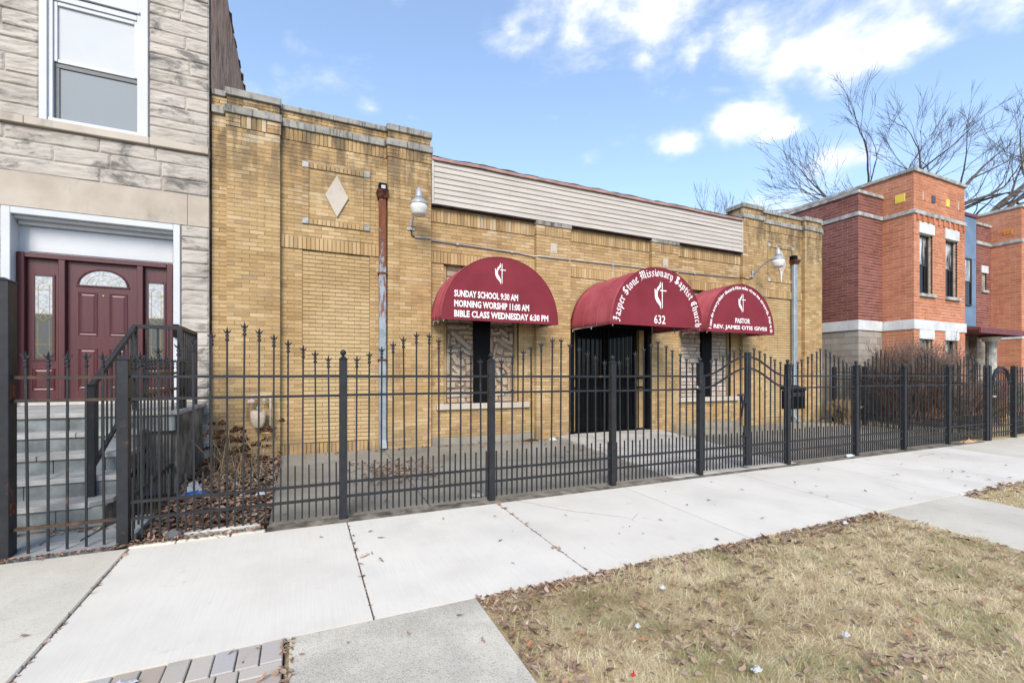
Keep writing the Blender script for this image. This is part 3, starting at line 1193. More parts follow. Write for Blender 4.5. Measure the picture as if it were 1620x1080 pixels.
# siding over the old middle parapet
SX0, SX1, SY = 2.222, 10.50, YP - 0.022
B(SX0 + 0.01, SX1 - 0.01, SY + 0.02, 8.9, 4.695, 5.50, 'siding_backing', 'roof_tar', church)
nb = 8
for k in range(nb):
    z0 = 4.70 + k * 0.1015
    seg = 60
    rows = [[], [], []]
    for i in range(seg + 1):
        t_ = i / seg
        xx = SX0 + 0.035 + (SX1 - SX0 - 0.07) * t_
        wob = 0.004 * mnoise.noise(Vector((xx * 0.9, k * 3.1, 0))) + (0.012 * math.exp(-((xx - 8.7) / 0.9) ** 2) if k == 5 else 0)
        rows[0].append((xx, SY + 0.016, z0 + wob))
        rows[1].append((xx, SY - 0.004 - abs(wob), z0 + 0.001 + wob))
        rows[2].append((xx, SY + 0.013, z0 + 0.104))
    MB().grid(rows).build('siding_board', 'vinyl_siding', church)
B(SX0, SX0 + 0.04, SY - 0.012, 8.6, 4.69, 5.53, 'corner_trim', 'vinyl_siding', church, 0.004)
B(SX1 - 0.04, SX1, SY - 0.012, 8.6, 4.69, 5.53, 'corner_trim', 'vinyl_siding', church, 0.004)
B(SX0, SX1, SY - 0.004, 8.56, 4.675, 4.693, 'starter_strip', 'roof_tar', church, 0.003)
rows = [[], [], [], []]
rt = [[], [], [], []]
for i in range(81):
    xx = SX0 - 0.01 + (SX1 - SX0 + 0.02) * i / 80
    w1 = 0.008 * mnoise.noise(Vector((xx * 1.4, 7.7, 0))) + 0.006 * mnoise.noise(Vector((xx * 5, 1.7, 0)))
    w2 = 0.022 * mnoise.noise(Vector((xx * 3.3, 2.2, 0))) + 0.012 * mnoise.noise(Vector((xx * 11, 4.2, 0)))
    rows[0].append((xx, SY - 0.03, 5.505 + w1))
    rows[1].append((xx, SY - 0.035, 5.515 + w1))
    rows[2].append((xx, SY - 0.03, 5.565 + w1))
    rows[3].append((xx, 8.8, 5.57 + w1))
    rt[0].append((xx, SY - 0.018, 5.55 + w1))
    rt[1].append((xx, SY - 0.022, 5.585 + w1 + w2))
    rt[2].append((xx, SY + 0.02, 5.60 + w1 + w2))
    rt[3].append((xx, 9.0, 5.60 + w1))
MB().grid(rows).build('edge_trim', 'pink_trim', church)
MB().grid(rt).build('roof_edge', 'roof_tar', church)
B(XL + 0.03, XR - 0.03, 8.96, 20, 4.71, 5.30, 'roof', 'roof_tar', church)

# ---- blocked windows: stone filling with a black strip in the middle
def window_block(w0, w1, strip0, strip1, name):
    wn = B(w0, w1, YR + 0.105, YR + 0.16, 0.84, 3.62, name, 'infill_joint', church)
    B(w0 - 0.15, w1 + 0.22, YR - 0.075, YR + 0.12, 0.835, 0.945, 'sill', 'limestone_smooth', wn, 0.008)
    # stepped brick jambs
    for sx, d in ((w0, 1), (w1, -1)):
        a, b_ = sorted((sx, sx + d * 0.07))
        B(a, b_, YR + 0.045, YR + 0.12, 0.95, 3.61, 'jamb', 'jamb_tan', wn, 0.012)
    st = B(strip0, strip1, YR + 0.035, YR + 0.115, 0.95, 3.60, 'black_board', 'black_panel', wn, 0.004)
    return wn


def stone_poly(pts, y, par, m, rough=0.012):
    """a flat stone with a chipped outline and a cushioned face"""
    cxx = sum(p[0] for p in pts) / len(pts)
    czz = sum(p[1] for p in pts) / len(pts)
    out = []
    n = len(pts)
    for i in range(n):
        a, b_ = pts[i], pts[(i + 1) % n]
        for t_ in (0.08, 0.5, 0.92):
            out.append((a[0] + (b_[0] - a[0]) * t_ + random.uniform(-1, 1) * rough * 0.5, a[1] + (b_[1] - a[1]) * t_ + random.uniform(-1, 1) * rough * 0.5))
    m_ = MB()
    k = len(out)
    rings = [(1.0, y + 0.05), (0.98, y + 0.012), (0.90, y)]
    for s_, yy in rings:
        for p in out:
            m_.v.append((cxx + (p[0] - cxx) * s_, yy + random.uniform(-0.003, 0.003), czz + (p[1] - czz) * s_))
    m_.v.append((cxx, y - random.uniform(0, 0.012), czz))
    for r in range(2):
        for i in range(k):
            j = (i + 1) % k
            m_.f.append((r * k + i, r * k + j, (r + 1) * k + j, (r + 1) * k + i))
    for i in range(k):
        m_.f.append((2 * k + i, 2 * k + (i + 1) % k, 3 * k))
    return m_.build('stone', m, par)


wn1 = window_block(2.48, 4.07, 3.115, 3.455, 'window_infill')
# (x1, y1, x2, y2, width) of the big slabs in a 645 x 690 drawing of the opening below the awning
FL = [(175, 120, 370, 265, 44), (140, 75, 320, 75, 40), (325, 60, 385, 95, 30), (150, 140, 150, 260, 26), (245, 122, 380, 122, 36), (175, 180, 210, 185, 34), (300, 160, 385, 165, 34), (170, 218, 220, 218, 30), (225, 240, 262, 236, 26), (330, 200, 385, 203, 24),
      (140, 282, 260, 282, 26), (270, 262, 375, 318, 36), (150, 305, 150, 490, 42), (190, 320, 245, 400, 50), (255, 340, 285, 420, 60), (320, 375, 378, 372, 44), (325, 430, 380, 430, 66), (190, 420, 270, 490, 36), (185, 480, 260, 500, 28), (300, 345, 370, 340, 24), (265, 470, 310, 480, 50),
      (135, 530, 380, 535, 26), (140, 575, 215, 575, 58), (250, 590, 290, 560, 34), (320, 575, 385, 580, 56), (140, 635, 300, 625, 28), (320, 640, 385, 635, 36), (140, 672, 260, 668, 26), (280, 675, 385, 670, 26), (140, 712, 235, 712, 44), (250, 710, 310, 710, 46), (325, 708, 388, 708, 42), (265, 440, 265, 470, 40)]
FR = [(545, 80, 560, 130, 34), (575, 90, 610, 75, 28), (635, 80, 720, 145, 34), (690, 70, 760, 80, 36), (545, 125, 640, 110, 30), (650, 155, 730, 200, 34), (750, 115, 750, 215, 38), (545, 160, 540, 290, 34), (580, 155, 580, 190, 40), (600, 170, 770, 265, 44), (600, 215, 560, 350, 24), (600, 270, 660, 280, 76),
      (680, 300, 770, 300, 42), (580, 355, 690, 355, 44), (700, 355, 765, 355, 46), (600, 395, 660, 420, 40), (665, 400, 735, 470, 40), (765, 390, 765, 490, 32), (710, 400, 745, 400, 44), (560, 390, 575, 470, 30), (600, 430, 640, 520, 40), (565, 500, 590, 590, 40), (620, 545, 640, 500, 44), (680, 500, 690, 580, 56),
      (730, 480, 730, 640, 26), (765, 510, 765, 630, 34), (600, 600, 700, 620, 40), (560, 635, 640, 625, 26), (650, 645, 720, 640, 30), (560, 675, 680, 665, 24), (690, 672, 770, 672, 32), (560, 712, 610, 700, 44), (630, 705, 770, 705, 48), (655, 450, 665, 480, 40), (550, 580, 560, 610, 30)]


def flags(lst, x0, x1, z0, z1, u0, u1, v0, v1, yy):
    sx, sz = (x1 - x0) / (u1 - u0), (z1 - z0) / (v0 - v1)
    for (a, b_, c, d, w_) in lst:
        p, q = Vector((x0 + (a - u0) * sx, z0 + (b_ - v1) * sz)), Vector((x0 + (c - u0) * sx, z0 + (d - v1) * sz))
        dd = (q - p)
        L = dd.length
        dd.normalize()
        nn = Vector((-dd.y, dd.x)) * (w_ * abs(sx) * 0.47)
        e = dd * (0.006)
        pts = [p - e + nn, p - e - nn, q + e - nn, q + e + nn]
        pts = [(min(max(t_[0], x0), x1), min(max(t_[1], z0 + 0.002), 3.6)) for t_ in pts]
        stone_poly(pts, yy + random.uniform(0.0, 0.025), wn1, 'flagstone')


flags(FL, 2.56, 3.105, 0.95, 2.52, 130, 388, 40, 735, YR + 0.06)
flags(FR, 3.465, 3.99, 0.95, 2.52, 530, 778, 40, 735, YR + 0.06)
for xa, xb in ((2.56, 3.105), (3.465, 3.99)):           # under and above the awning
    z = 2.53
    while z < 3.55:
        h_ = random.uniform(0.08, 0.16)
        xx = xa
        while xx < xb - 0.03:
            w_ = min(random.uniform(0.16, 0.34), xb - xx)
            stone_poly([(xx + 0.006, z), (xx + w_ - 0.006, z), (xx + w_ - 0.006, z + h_ - 0.012), (xx + 0.006, z + h_ - 0.012)], YR + 0.07 + random.uniform(0, 0.02), wn1, 'flagstone')
            xx += w_
        z += h_
wn2 = window_block(8.47, 10.20, 9.21, 9.56, 'window_infill')
for xa, xb in ((8.55, 9.20), (9.57, 10.12)):
    z = 0.955
    while z < 3.5:
        h_ = random.choice((0.085, 0.105, 0.13))
        xx = xa
        while xx < xb - 0.02:
            w_ = random.uniform(0.16, 0.36)
            if xb - xx - w_ < 0.1:
                w_ = xb - xx
            stone_poly([(xx + 0.006, z), (xx + w_ - 0.006, z), (xx + w_ - 0.006, z + h_ - 0.012), (xx + 0.006, z + h_ - 0.012)], YR + 0.07 + random.uniform(0, 0.02), wn2, 'ashlar', 0.006)
            xx += w_
        z += h_

# ---- entrance: black security doors in a black frame
dr = B(5.26, 7.47, YR + 0.20, YR + 0.24, 0.16, 2.74, 'entrance_door', 'black_panel', church)
B(5.255, 5.36, YR - 0.08, YR + 0.05, 0.20, 2.72, 'door_frame', 'black_door', dr, 0.004)
B(7.37, 7.475, YR - 0.08, YR + 0.05, 0.20, 2.72, 'door_frame', 'black_door', dr, 0.004)
B(5.36, 7.37, YR - 0.07, YR + 0.05, 2.56, 2.72, 'door_head', 'black_door', dr, 0.004)
B(5.36, 7.37, YR - 0.06, YR + 0.19, 0.10, 0.225, 'threshold', 'walk_concrete', dr, 0.004)
B(5.36, 7.37, YR - 0.03, YR + 0.02, 0.226, 0.265, 'bottom_rail', 'black_door', dr, 0.003)
for a, b_ in ((5.365, 5.45), (7.18, 7.36)):
    B(a, b_, YR + 0.03, YR + 0.19, 0.23, 2.55, 'jamb', 'jamb_tan', dr, 0.006)
for a, b_ in ((5.46, 6.30), (6.31, 7.17)):
    lf = B(a, b_, YR + 0.10, YR + 0.14, 0.27, 2.54, 'door_leaf', 'dark_glass', dr, 0.004)
    for c0, c1 in ((a, a + 0.09), (b_ - 0.09, b_)):
        B(c0, c1, YR + 0.07, YR + 0.099, 0.27, 2.54, 'stile', 'black_door', lf, 0.004)
    for c0, c1 in ((0.27, 0.55), (1.20, 1.38), (2.42, 2.54)):
        B(a + 0.091, b_ - 0.091, YR + 0.072, YR + 0.099, c0, c1, 'door_rail', 'black_door', lf, 0.004)
    B(a + 0.12, b_ - 0.12, YR + 0.045, YR + 0.07, 1.26, 1.31, 'push_bar', 'black_door', lf, 0.006)
for k in range(15):
    xx = 5.47 + k * 0.1207
    if abs(xx - 6.31) > 0.02:
        B(xx, xx + 0.014, YR - 0.012, YR + 0.002, 0.266, 2.555, 'grille_bar', 'black_door', dr)
B(6.28, 6.33, YR - 0.02, YR + 0.012, 0.266, 2.555, 'grille_stile', 'black_door', dr, 0.003)
for z in (1.20, 1.42):
    B(5.365, 7.36, YR - 0.018, YR - 0.013, z, z + 0.035, 'grille_rail', 'black_door', dr)

# ---- downspouts
ds = MB()
for a in (0,):
    ds.box(1.272, 1.395, YP - 0.005, YR - 0.006, 0.32, 4.70)
d1 = ds.build('downspout', 'rusty_downspout', church, 0.012)
MB().hexa([(1.275, YP - 0.10, 0.20), (1.392, YP - 0.10, 0.20), (1.392, YR - 0.07, 0.15), (1.275, YR - 0.07, 0.15),
           (1.272, YP - 0.006, 0.34), (1.395, YP - 0.006, 0.34), (1.395, YR - 0.007, 0.34), (1.272, YR - 0.007, 0.34)]).build('spout_shoe', 'galvanised', d1, 0.006)
for z in (1.75, 3.3):
    B(1.255, 1.412, YP - 0.012, YR - 0.004, z, z + 0.035, 'strap', 'rust', d1, 0.003)
hd = MB().hexa([(1.25, YP - 0.03, 4.66), (1.415, YP - 0.03, 4.66), (1.415, YR, 4.66), (1.25, YR, 4.66),
                (1.225, YP - 0.09, 4.78), (1.43, YP - 0.09, 4.78), (1.43, YR, 4.78), (1.225, YR, 4.78)]).build('leader_head', 'rust', d1, 0.004)
B(1.265, 1.40, YP - 0.03, YR + 0.004, 4.79, 4.92, 'scupper', 'black_panel', d1)
B(1.30, 1.375, YP - 0.055, YP - 0.031, 4.81, 4.875, 'scupper_lining', 'litter_white', d1, 0.006)
d2 = B(12.56, 12.70, YP - 0.02, YR - 0.02, 0.34, 4.62, 'downspout', 'galvanised', church, 0.014)
MB().hexa([(12.565, YP - 0.14, 0.2), (12.695, YP - 0.14, 0.2), (12.695, YR - 0.09, 0.15), (12.565, YR - 0.09, 0.15),
           (12.56, YP - 0.021, 0.36), (12.70, YP - 0.021, 0.36), (12.70, YR - 0.021, 0.36), (12.56, YR - 0.021, 0.36)]).build('spout_shoe', 'galvanised', d2, 0.006)
MB().hexa([(12.54, YP - 0.03, 4.60), (12.72, YP - 0.03, 4.60), (12.72, YR, 4.60), (12.54, YR, 4.60),
           (12.50, YP - 0.09, 4.72), (12.76, YP - 0.09, 4.72), (12.76, YR, 4.72), (12.50, YR, 4.72)]).build('leader_head', 'rust', d2, 0.004)
B(12.52, 12.66, YP - 0.05, YR, 4.725, 4.84, 'scupper', 'black_panel', d2, 0.004)
# ================================================================== AWNINGS
def glyph_mesh(ch, size, bold):
    cu = bpy.data.curves.new('glyph', 'FONT')
    cu.body = ch
    cu.size = size
    cu.offset = bold
    cu.resolution_u = 2
    o = bpy.data.objects.new('glyph', cu)
    COL.objects.link(o)
    me = bpy.data.meshes.new_from_object(o)
    vv = [tuple(v.co) for v in me.vertices]
    ff = [tuple(p.vertices) for p in me.polygons]
    bpy.data.objects.remove(o)
    bpy.data.curves.remove(cu)
    bpy.data.meshes.remove(me)
    return vv, ff


def text_block(body, width, height, bold=0.0):
    """flat text fitted into width x height, origin at its bottom left"""
    vv, ff = glyph_mesh(body, 1.0, bold)
    xs = [v[0] for v in vv]
    ys = [v[1] for v in vv]
    x0, x1, y0, y1 = min(xs), max(xs), min(ys), max(ys)
    return [((v[0] - x0) / (x1 - x0) * width, (v[1] - y0) / (y1 - y0) * height) for v in vv], ff


def mini(x):
    return [(x - 0.10, 0.92), (x + 0.05, 0.80), (x + 0.05, 0.15), (x + 0.19, 0.03)]


BLACK = {   # broad-nib strokes of a gothic hand
    'i': (0.36, [mini(0.12), [(0.14, 1.28), (0.19, 1.24)]]),
    'n': (0.82, [mini(0.12), [(0.18, 0.80), (0.42, 0.97), (0.58, 0.80), (0.58, 0.15), (0.72, 0.03)]]),
    'u': (0.82, [mini(0.12), [(0.30, 0.03), (0.55, 0.22)], mini(0.55)]),
    'r': (0.60, [mini(0.12), [(0.20, 0.80), (0.42, 0.97), (0.52, 0.84)]]),
    'o': (0.70, [[(0.10, 0.78), (0.10, 0.20), (0.30, 0.03)], [(0.10, 0.78), (0.34, 0.97), (0.54, 0.80), (0.54, 0.25), (0.30, 0.03)]]),
    'e': (0.62, [[(0.48, 0.12), (0.28, 0.03), (0.10, 0.20), (0.10, 0.78), (0.32, 0.97), (0.48, 0.76), (0.14, 0.46)]]),
    'c': (0.60, [[(0.46, 0.12), (0.28, 0.03), (0.10, 0.20), (0.10, 0.78), (0.32, 0.97), (0.48, 0.84)]]),
    'a': (0.72, [[(0.08, 0.84), (0.30, 0.97), (0.48, 0.80), (0.48, 0.15), (0.62, 0.03)], [(0.48, 0.55), (0.24, 0.50), (0.09, 0.28), (0.24, 0.05), (0.47, 0.20)]]),
    's': (0.66, [[(0.54, 0.85), (0.32, 0.97), (0.12, 0.76), (0.50, 0.36), (0.50, 0.20), (0.30, 0.03), (0.07, 0.15)]]),
    'p': (0.78, [[(0.04, 0.92), (0.14, 0.80), (0.14, -0.45)], [(0.20, 0.80), (0.40, 0.97), (0.58, 0.80), (0.58, 0.20), (0.38, 0.03), (0.20, 0.12)]]),
    't': (0.54, [[(0.20, 1.25), (0.20, 0.15), (0.38, 0.03)], [(0.02, 0.92), (0.44, 0.92)]]),
    'h': (0.78, [[(0.14, 1.5), (0.14, 0.15), (0.26, 0.03)], [(0.20, 0.80), (0.42, 0.97), (0.58, 0.80), (0.58, 0.10), (0.46, -0.15)]]),
    'y': (0.80, [mini(0.12), [(0.44, 0.92), (0.56, 0.80), (0.56, 0.05), (0.26, -0.42)], [(0.30, 0.03), (0.55, 0.20)]]),
    'J': (0.85, [[(0.10, 1.30), (0.30, 1.48), (0.70, 1.38)], [(0.50, 1.40), (0.50, 0.20), (0.24, -0.06), (0.02, 0.12)], [(0.18, 0.85), (0.72, 0.85)]]),
    'S': (1.02, [[(0.86, 1.28), (0.52, 1.48), (0.16, 1.18), (0.78, 0.55), (0.76, 0.25), (0.42, 0.0), (0.05, 0.20)], [(0.46, 1.35), (0.46, 0.15)], [(0.04, 0.62), (0.22, 0.60)]]),
    'M': (1.50, [[(0.0, 1.22), (0.20, 1.48), (0.34, 1.25), (0.34, 0.20), (0.06, 0.0)], [(0.34, 1.22), (0.62, 1.48), (0.76, 1.25), (0.76, 0.12)], [(0.76, 1.22), (1.04, 1.48), (1.18, 1.25), (1.18, 0.15), (1.36, 0.03)], [(0.0, 0.75), (0.24, 0.75)]]),
    'B': (1.05, [[(0.26, 1.45), (0.26, 0.10)], [(0.02, 1.32), (0.54, 1.48), (0.78, 1.20), (0.34, 0.82), (0.86, 0.48), (0.72, 0.10), (0.34, 0.0), (0.0, 0.14)], [(0.52, 1.30), (0.52, 0.15)]]),
    'C': (1.00, [[(0.84, 1.24), (0.54, 1.48), (0.16, 1.10), (0.16, 0.30), (0.52, 0.0), (0.86, 0.22)], [(0.50, 1.30), (0.50, 0.20)], [(0.50, 0.75), (0.80, 0.80)]]),
    ' ': (0.42, []),
}


def hull(pts):
    pts = sorted(set(pts))
    def half(ps):
        h_ = []
        for p in ps:
            while len(h_) > 1 and (h_[-1][0] - h_[-2][0]) * (p[1] - h_[-2][1]) - (h_[-1][1] - h_[-2][1]) * (p[0] - h_[-2][0]) <= 0:
                h_.pop()
            h_.append(p)
        return h_
    return half(pts)[:-1] + half(pts[::-1])[:-1]


def gothic(ch):
    adv, strokes = BLACK[ch]
    nx, ny = 0.105 * math.cos(0.75), 0.105 * math.sin(0.75)
    tx, ty = -ny * 0.30, nx * 0.30
    polys = []
    for st in strokes:
        for a, b_ in zip(st[:-1], st[1:]):
            q = []
            for p in (a, b_):
                for sx in (-1, 1):
                    for sy in (-1, 1):
                        q.append((round(p[0] + sx * nx + sy * tx, 5), round(p[1] + sx * ny + sy * ty, 5)))
            polys.append(hull(q))
    return adv, polys


def print_mesh(polys_or_vf, name, parent, Y, m='white_print'):
    """flat printing on an awning's face: each piece a hair above the one before"""
    v, f = [], []
    for k, (vv, ff) in enumerate(polys_or_vf):
        n = len(v)
        y = Y - 0.0015 - 0.00004 * (k % 12)
        v += [(p[0], y, p[1]) for p in vv]
        f += [tuple(n + i for i in q) for q in ff]
    me = bpy.data.meshes.new(name)
    me.from_pydata(v, [], f)
    me.materials.append(MATS[m])
    return link(name, me, parent)


FLAME = [(747, 195), (750, 240), (724, 268), (716, 290), (718, 315), (736, 340), (750, 365), (750, 418), (738, 388), (706, 356), (691, 328), (686, 258), (696, 262), (699, 292), (704, 272), (713, 250), (735, 228)]


def emblem(parent, cx_, zc, h_, Y):
    s_ = h_ / 222.0
    fx = lambda p: (cx_ + (p[0] - 742) * s_, zc - (p[1] - 306) * s_)
    fl = [fx(p) for p in FLAME]
    # triangulate the flame
    bm = bmesh.new()
    vs_ = [bm.verts.new((p[0], p[1], 0)) for p in fl]
    bm.faces.new(vs_)
    bmesh.ops.triangulate(bm, faces=bm.faces[:])
    bm.verts.index_update()
    flv = [(v.co.x, v.co.y) for v in bm.verts]
    flf = [tuple(v.index for v in f.verts) for f in bm.faces]
    bm.free()
    up = [fx(p) for p in ((759, 205), (759, 405), (767, 405), (767, 205))]
    br = [fx(p) for p in ((741, 264), (741, 273), (806, 273), (806, 264))]
    q4 = [(0, 1, 2, 3)]
    e = print_mesh([(flv, flf)], 'flame_emblem', parent, Y)
    print_mesh([(up, q4), (br, q4)], 'cross_emblem', parent, Y - 0.001)


def awning(x0, x1, yf, zb, zt, label):
    a = thing('awning', label, 'awning', 'maroon barrel awnings')
    cx_, rx, rz = (x0 + x1) / 2, (x1 - x0) / 2, zt - zb
    n = 48
    arc = [(cx_ - rx * math.cos(PI * i / n), zb + rz * (math.sin(PI * i / n) ** 0.93)) for i in range(n + 1)]
    yb = YP - 0.006
    ny = 14
    rows = []
    for j in range(ny + 1):
        t_ = j / ny
        y = yf + 0.004 + (yb - yf - 0.004) * t_
        sag = 0.018 * math.sin(PI * ((t_ * 3) % 1.0))
        row = []
        for i, (px, pz) in enumerate(arc):
            nx_, nz_ = (px - cx_) / rx, (pz - zb) / rz
            lift = 0.03 * t_ if i in (0, n) else 0
            row.append((px - nx_ * sag, y, pz - nz_ * sag + (0.035 * t_ * (1 - nz_))))
        rows.append(row)
    v = MB().grid(rows).build('canopy', 'faded_canvas', a, smooth=True)
    sm = v.modifiers.new('thickness', 'SOLIDIFY')
    sm.thickness = 0.004
    sm.offset = -1
    f = MB()
    f.v = [(px, yf, pz) for px, pz in arc] + [(px, yf + 0.003, pz) for px, pz in arc]
    f.f = [tuple(range(n + 1)), tuple(range(n + 1, 2 * n + 2))[::-1]]
    f.build('front_panel', 'maroon_canvas', a)
    for y in (yf + 0.03, (yf + yb) / 2, yb - 0.03):
        MB().tube([(px + (cx_ - px) * 0.03, y, pz - 0.03) for px, pz in arc[::3]], 0.012, 6).build('rib', 'lamp_grey', a)
    for sx in (x0 + 0.03, x1 - 0.03):
        B(sx - 0.012, sx + 0.012, yf + 0.042, yb - 0.042, zb + 0.006, zb + 0.03, 'side_bar', 'lamp_grey', a)
    B(x0 + 0.05, x1 - 0.05, yf + 0.012, yf + 0.034, zb + 0.006, zb + 0.03, 'front_bar', 'lamp_grey', a)
    for k in (1, 2):
        y = yf + 0.004 + (yb - yf - 0.004) * k / 3
        lift = 0.035 * k / 3
        MB().tube([(px + (px - cx_) * 0.002, y, pz + 0.001 + lift * (1 - (pz - zb) / rz)) for px, pz in arc], 0.006, 5).build('seam', 'faded_canvas', a)
    # hem bound round the lower edge of the front
    MB().tube([(px, yf - 0.001, pz) for px, pz in arc], 0.007, 5).build('piping', 'maroon_canvas', a)
    return a, cx_, rx, rz


def arc_letters(items, cx_, zb, rx, rz, a0, a1, flip=1):
    """items: list of (advance, [(verts, faces)]) set along the ellipse from angle a0 to a1"""
    tot = sum(i[0] for i in items)
    # arc length table
    N = 400
    tb = [(a0 + (a1 - a0) * i / N) for i in range(N + 1)]
    P = [(cx_ - rx * math.cos(t_), zb + rz * math.sin(t_)) for t_ in tb]
    S = [0.0]
    for p, q in zip(P[:-1], P[1:]):
        S.append(S[-1] + math.hypot(q[0] - p[0], q[1] - p[1]))
    scale = S[-1] / tot
    out = []
    pos = 0.0
    for adv, pieces in items:
        s_ = (pos + adv / 2) * scale
        k = min(max(np.searchsorted(S, s_), 1), N)
        p, q = P[k - 1], P[k]
        tx, tz = q[0] - p[0], q[1] - p[1]
        L = math.hypot(tx, tz)
        tx, tz = tx / L, tz / L
        grp = []
        for vv, ff in pieces:
            grp.append(([(q[0] + ((u - adv / 2) * tx - v_ * tz) * scale, q[1] + ((u - adv / 2) * tz + v_ * tx) * scale) for u, v_ in vv], ff))
        if grp:
            out.append(grp)
        pos += adv
    return out


# left awning: service times
AF = 7.72
a, cx_, rx, rz = awning(2.21, 4.51, AF, 2.465, 3.645, 'maroon awning with service times over the left blocked window')
emblem(a, 3.30, 3.345, 0.40, AF)
for body, xx, zz, w_ in (('SUNDAY SCHOOL 9:30 AM', 2.43, 2.865, 1.23), ('MORNING WORSHIP 11:00 AM', 2.43, 2.69, 1.46), ('BIBLE CLASS WEDNESDAY 6:30 PM', 2.43, 2.515, 1.87)):
    vv, ff = text_block(body, w_, 0.124, 0.032)
    print_mesh([([(p[0] + xx, p[1] + zz) for p in vv], ff)], 'lettering', a, AF)

# middle awning: name and number
AF = 7.0
a, cx_, rx, rz = awning(5.25, 7.51, AF, 2.45, 3.60, 'deep maroon awning with gothic lettering and number 632 over the door')
emblem(a, cx_ + 0.02, 3.06, 0.56, AF)
vv, ff = text_block('632', 0.285, 0.17, 0.012)
print_mesh([([(p[0] + cx_ - 0.13, p[1] + 2.50) for p in vv], ff)], 'number', a, AF)
items = []
for ch in 'Jasper Stone Missionary Baptist Church':
    adv, polys = gothic(ch)
    items.append((adv + 0.06, [(p, [tuple(range(len(p)))]) for p in polys]))
for grp in arc_letters(items, cx_, 2.44, rx - 0.175, rz - 0.165, 0.06, PI - 0.03):
    print_mesh(grp, 'gothic_letter', a, AF)

# right awning: verse and pastor
AF = 7.65
a, cx_, rx, rz = awning(8.36, 10.62, AF, 2.49, 3.645, 'maroon awning with the pastor\'s name over the right blocked window')
emblem(a, cx_, 3.20, 0.46, AF)
for body, xx, zz, w_ in (('PASTOR', cx_ - 0.22, 2.72, 0.50), ('REV. JAMES OTIS GIVES', cx_ - 0.92, 2.545, 1.80)):
    vv, ff = text_block(body, w_, 0.120, 0.030)
    print_mesh([([(p[0] + xx, p[1] + zz) for p in vv], ff)], 'lettering', a, AF)
items = []
for ch in 'I can do everything though Him who gives me strength. Phil 4:13':
    if ch == ' ':
        items.append((0.27, []))
        continue
    vv, ff = glyph_mesh(ch, 1.0, 0.040)
    w_ = max(v[0] for v in vv)
    items.append((w_ + 0.055, [([(v[0], v[1]) for v in vv], ff)]))
for grp in arc_letters(items, cx_, 2.50, rx - 0.135, rz - 0.13, 0.05, PI - 0.04):
    print_mesh(grp, 'verse_letter', a, AF)

# ================================================================== WALL LAMPS, CONDUIT, GAS METER
def wall_lamp(x, zbr, yl, label):
    L = thing('wall_lamp', label, 'lamp', 'barn lamps on the church wall')
    B(x - 0.075, x + 0.075, YP - 0.022, YP - 0.003, zbr - 0.03, zbr + 0.03, 'bracket', 'lamp_grey', L, 0.006)
    B(x - 0.02, x + 0.02, YP - 0.06, YP - 0.022, zbr - 0.03, zbr + 0.16, 'clamp', 'lamp_grey', L, 0.006)
    zc = zbr + 0.30
    pts = []
    for i in range(13):
        t_ = i / 12
        pts.append((x + 0.035 * t_, YP - 0.045 + (yl + 0.10 - YP + 0.045) * t_, zbr + 0.02 + 0.33 * math.sin(t_ * PI / 2)))
    MB().tube(pts, 0.019, 8).build('arm', 'lamp_grey', L, smooth=True)
    c = (x + 0.035, yl, zbr + 0.08)
    MB().lathe([(0.060, 0.36), (0.085, 0.30), (0.135, 0.25), (0.155, 0.235), (0.158, 0.20), (0.150, 0.195)], c, 24).build('housing', 'lamp_grey', L, smooth=True)
    MB().lathe([(0.028, 0.50), (0.034, 0.47), (0.05, 0.45), (0.062, 0.37), (0.085, 0.302), (0.06, 0.30)], c, 20).build('cap', 'lamp_grey', L, smooth=True)
    MB().lathe([(0.150, 0.195), (0.146, 0.12), (0.126, 0.05), (0.112, 0.02), (0.0, 0.012)], c, 24).build('lens', 'lamp_lens', L, smooth=True)
    return L


wall_lamp(1.83, 4.17, 7.95, 'grey lamp on the brick pier left of the siding')
l2 = wall_lamp(10.84, 4.10, 7.72, 'grey lamp on a curved arm beside the right downspout')
MB().prism_y([(10.93, 4.10), (11.0, 4.10), (10.985, 3.86), (10.965, 3.80)], 7.70, 7.703).build('torn_lens', 'lamp_lens', l2)

cd = thing('conduit', 'thin grey electrical conduit running across the yellow brick', 'conduit')
pts = [(1.90, YP - 0.02, 4.03), (2.19, YP - 0.02, 4.035), (2.25, YR - 0.02, 4.035), (4.05, YR - 0.02, 3.995), (4.38, YR - 0.02, 3.965), (4.47, YP - 0.02, 3.955), (5.2, YP - 0.02, 3.955), (5.30, YR - 0.02, 3.985), (7.42, YR - 0.02, 4.005), (7.52, YP - 0.02, 4.0), (8.25, YP - 0.02, 4.0), (8.35, YR - 0.02, 4.01), (10.45, YR - 0.02, 4.05)]
MB().tube(pts, 0.014, 7).build('pipe', 'lamp_grey', cd, smooth=True)
MB().tube([(1.83, YP - 0.02, 4.13), (1.84, YP - 0.03, 4.06), (1.90, YP - 0.02, 4.03)], 0.008, 6).build('wire', 'black_panel', cd, smooth=True)
MB().tube([(10.45, YR - 0.02, 4.05), (10.55, YP - 0.02, 4.03), (10.75, YP - 0.02, 4.02), (10.84, YP - 0.03, 4.08)], 0.008, 6).build('wire', 'black_panel', cd, smooth=True)
MB().tube([(6.42, YR - 0.02, 3.99), (6.42, YR - 0.02, 3.70)], 0.012, 6).build('drop_pipe', 'lamp_grey', cd)
for xx, yy, zz in ((2.75, YR, 4.024), (3.9, YR, 3.998), (6.42, YR, 3.995), (8.9, YR, 4.02)):
    B(xx - 0.025, xx + 0.025, yy - 0.042, yy - 0.003, zz - 0.022, zz + 0.022, 'strap', 'lamp_grey', cd, 0.004)

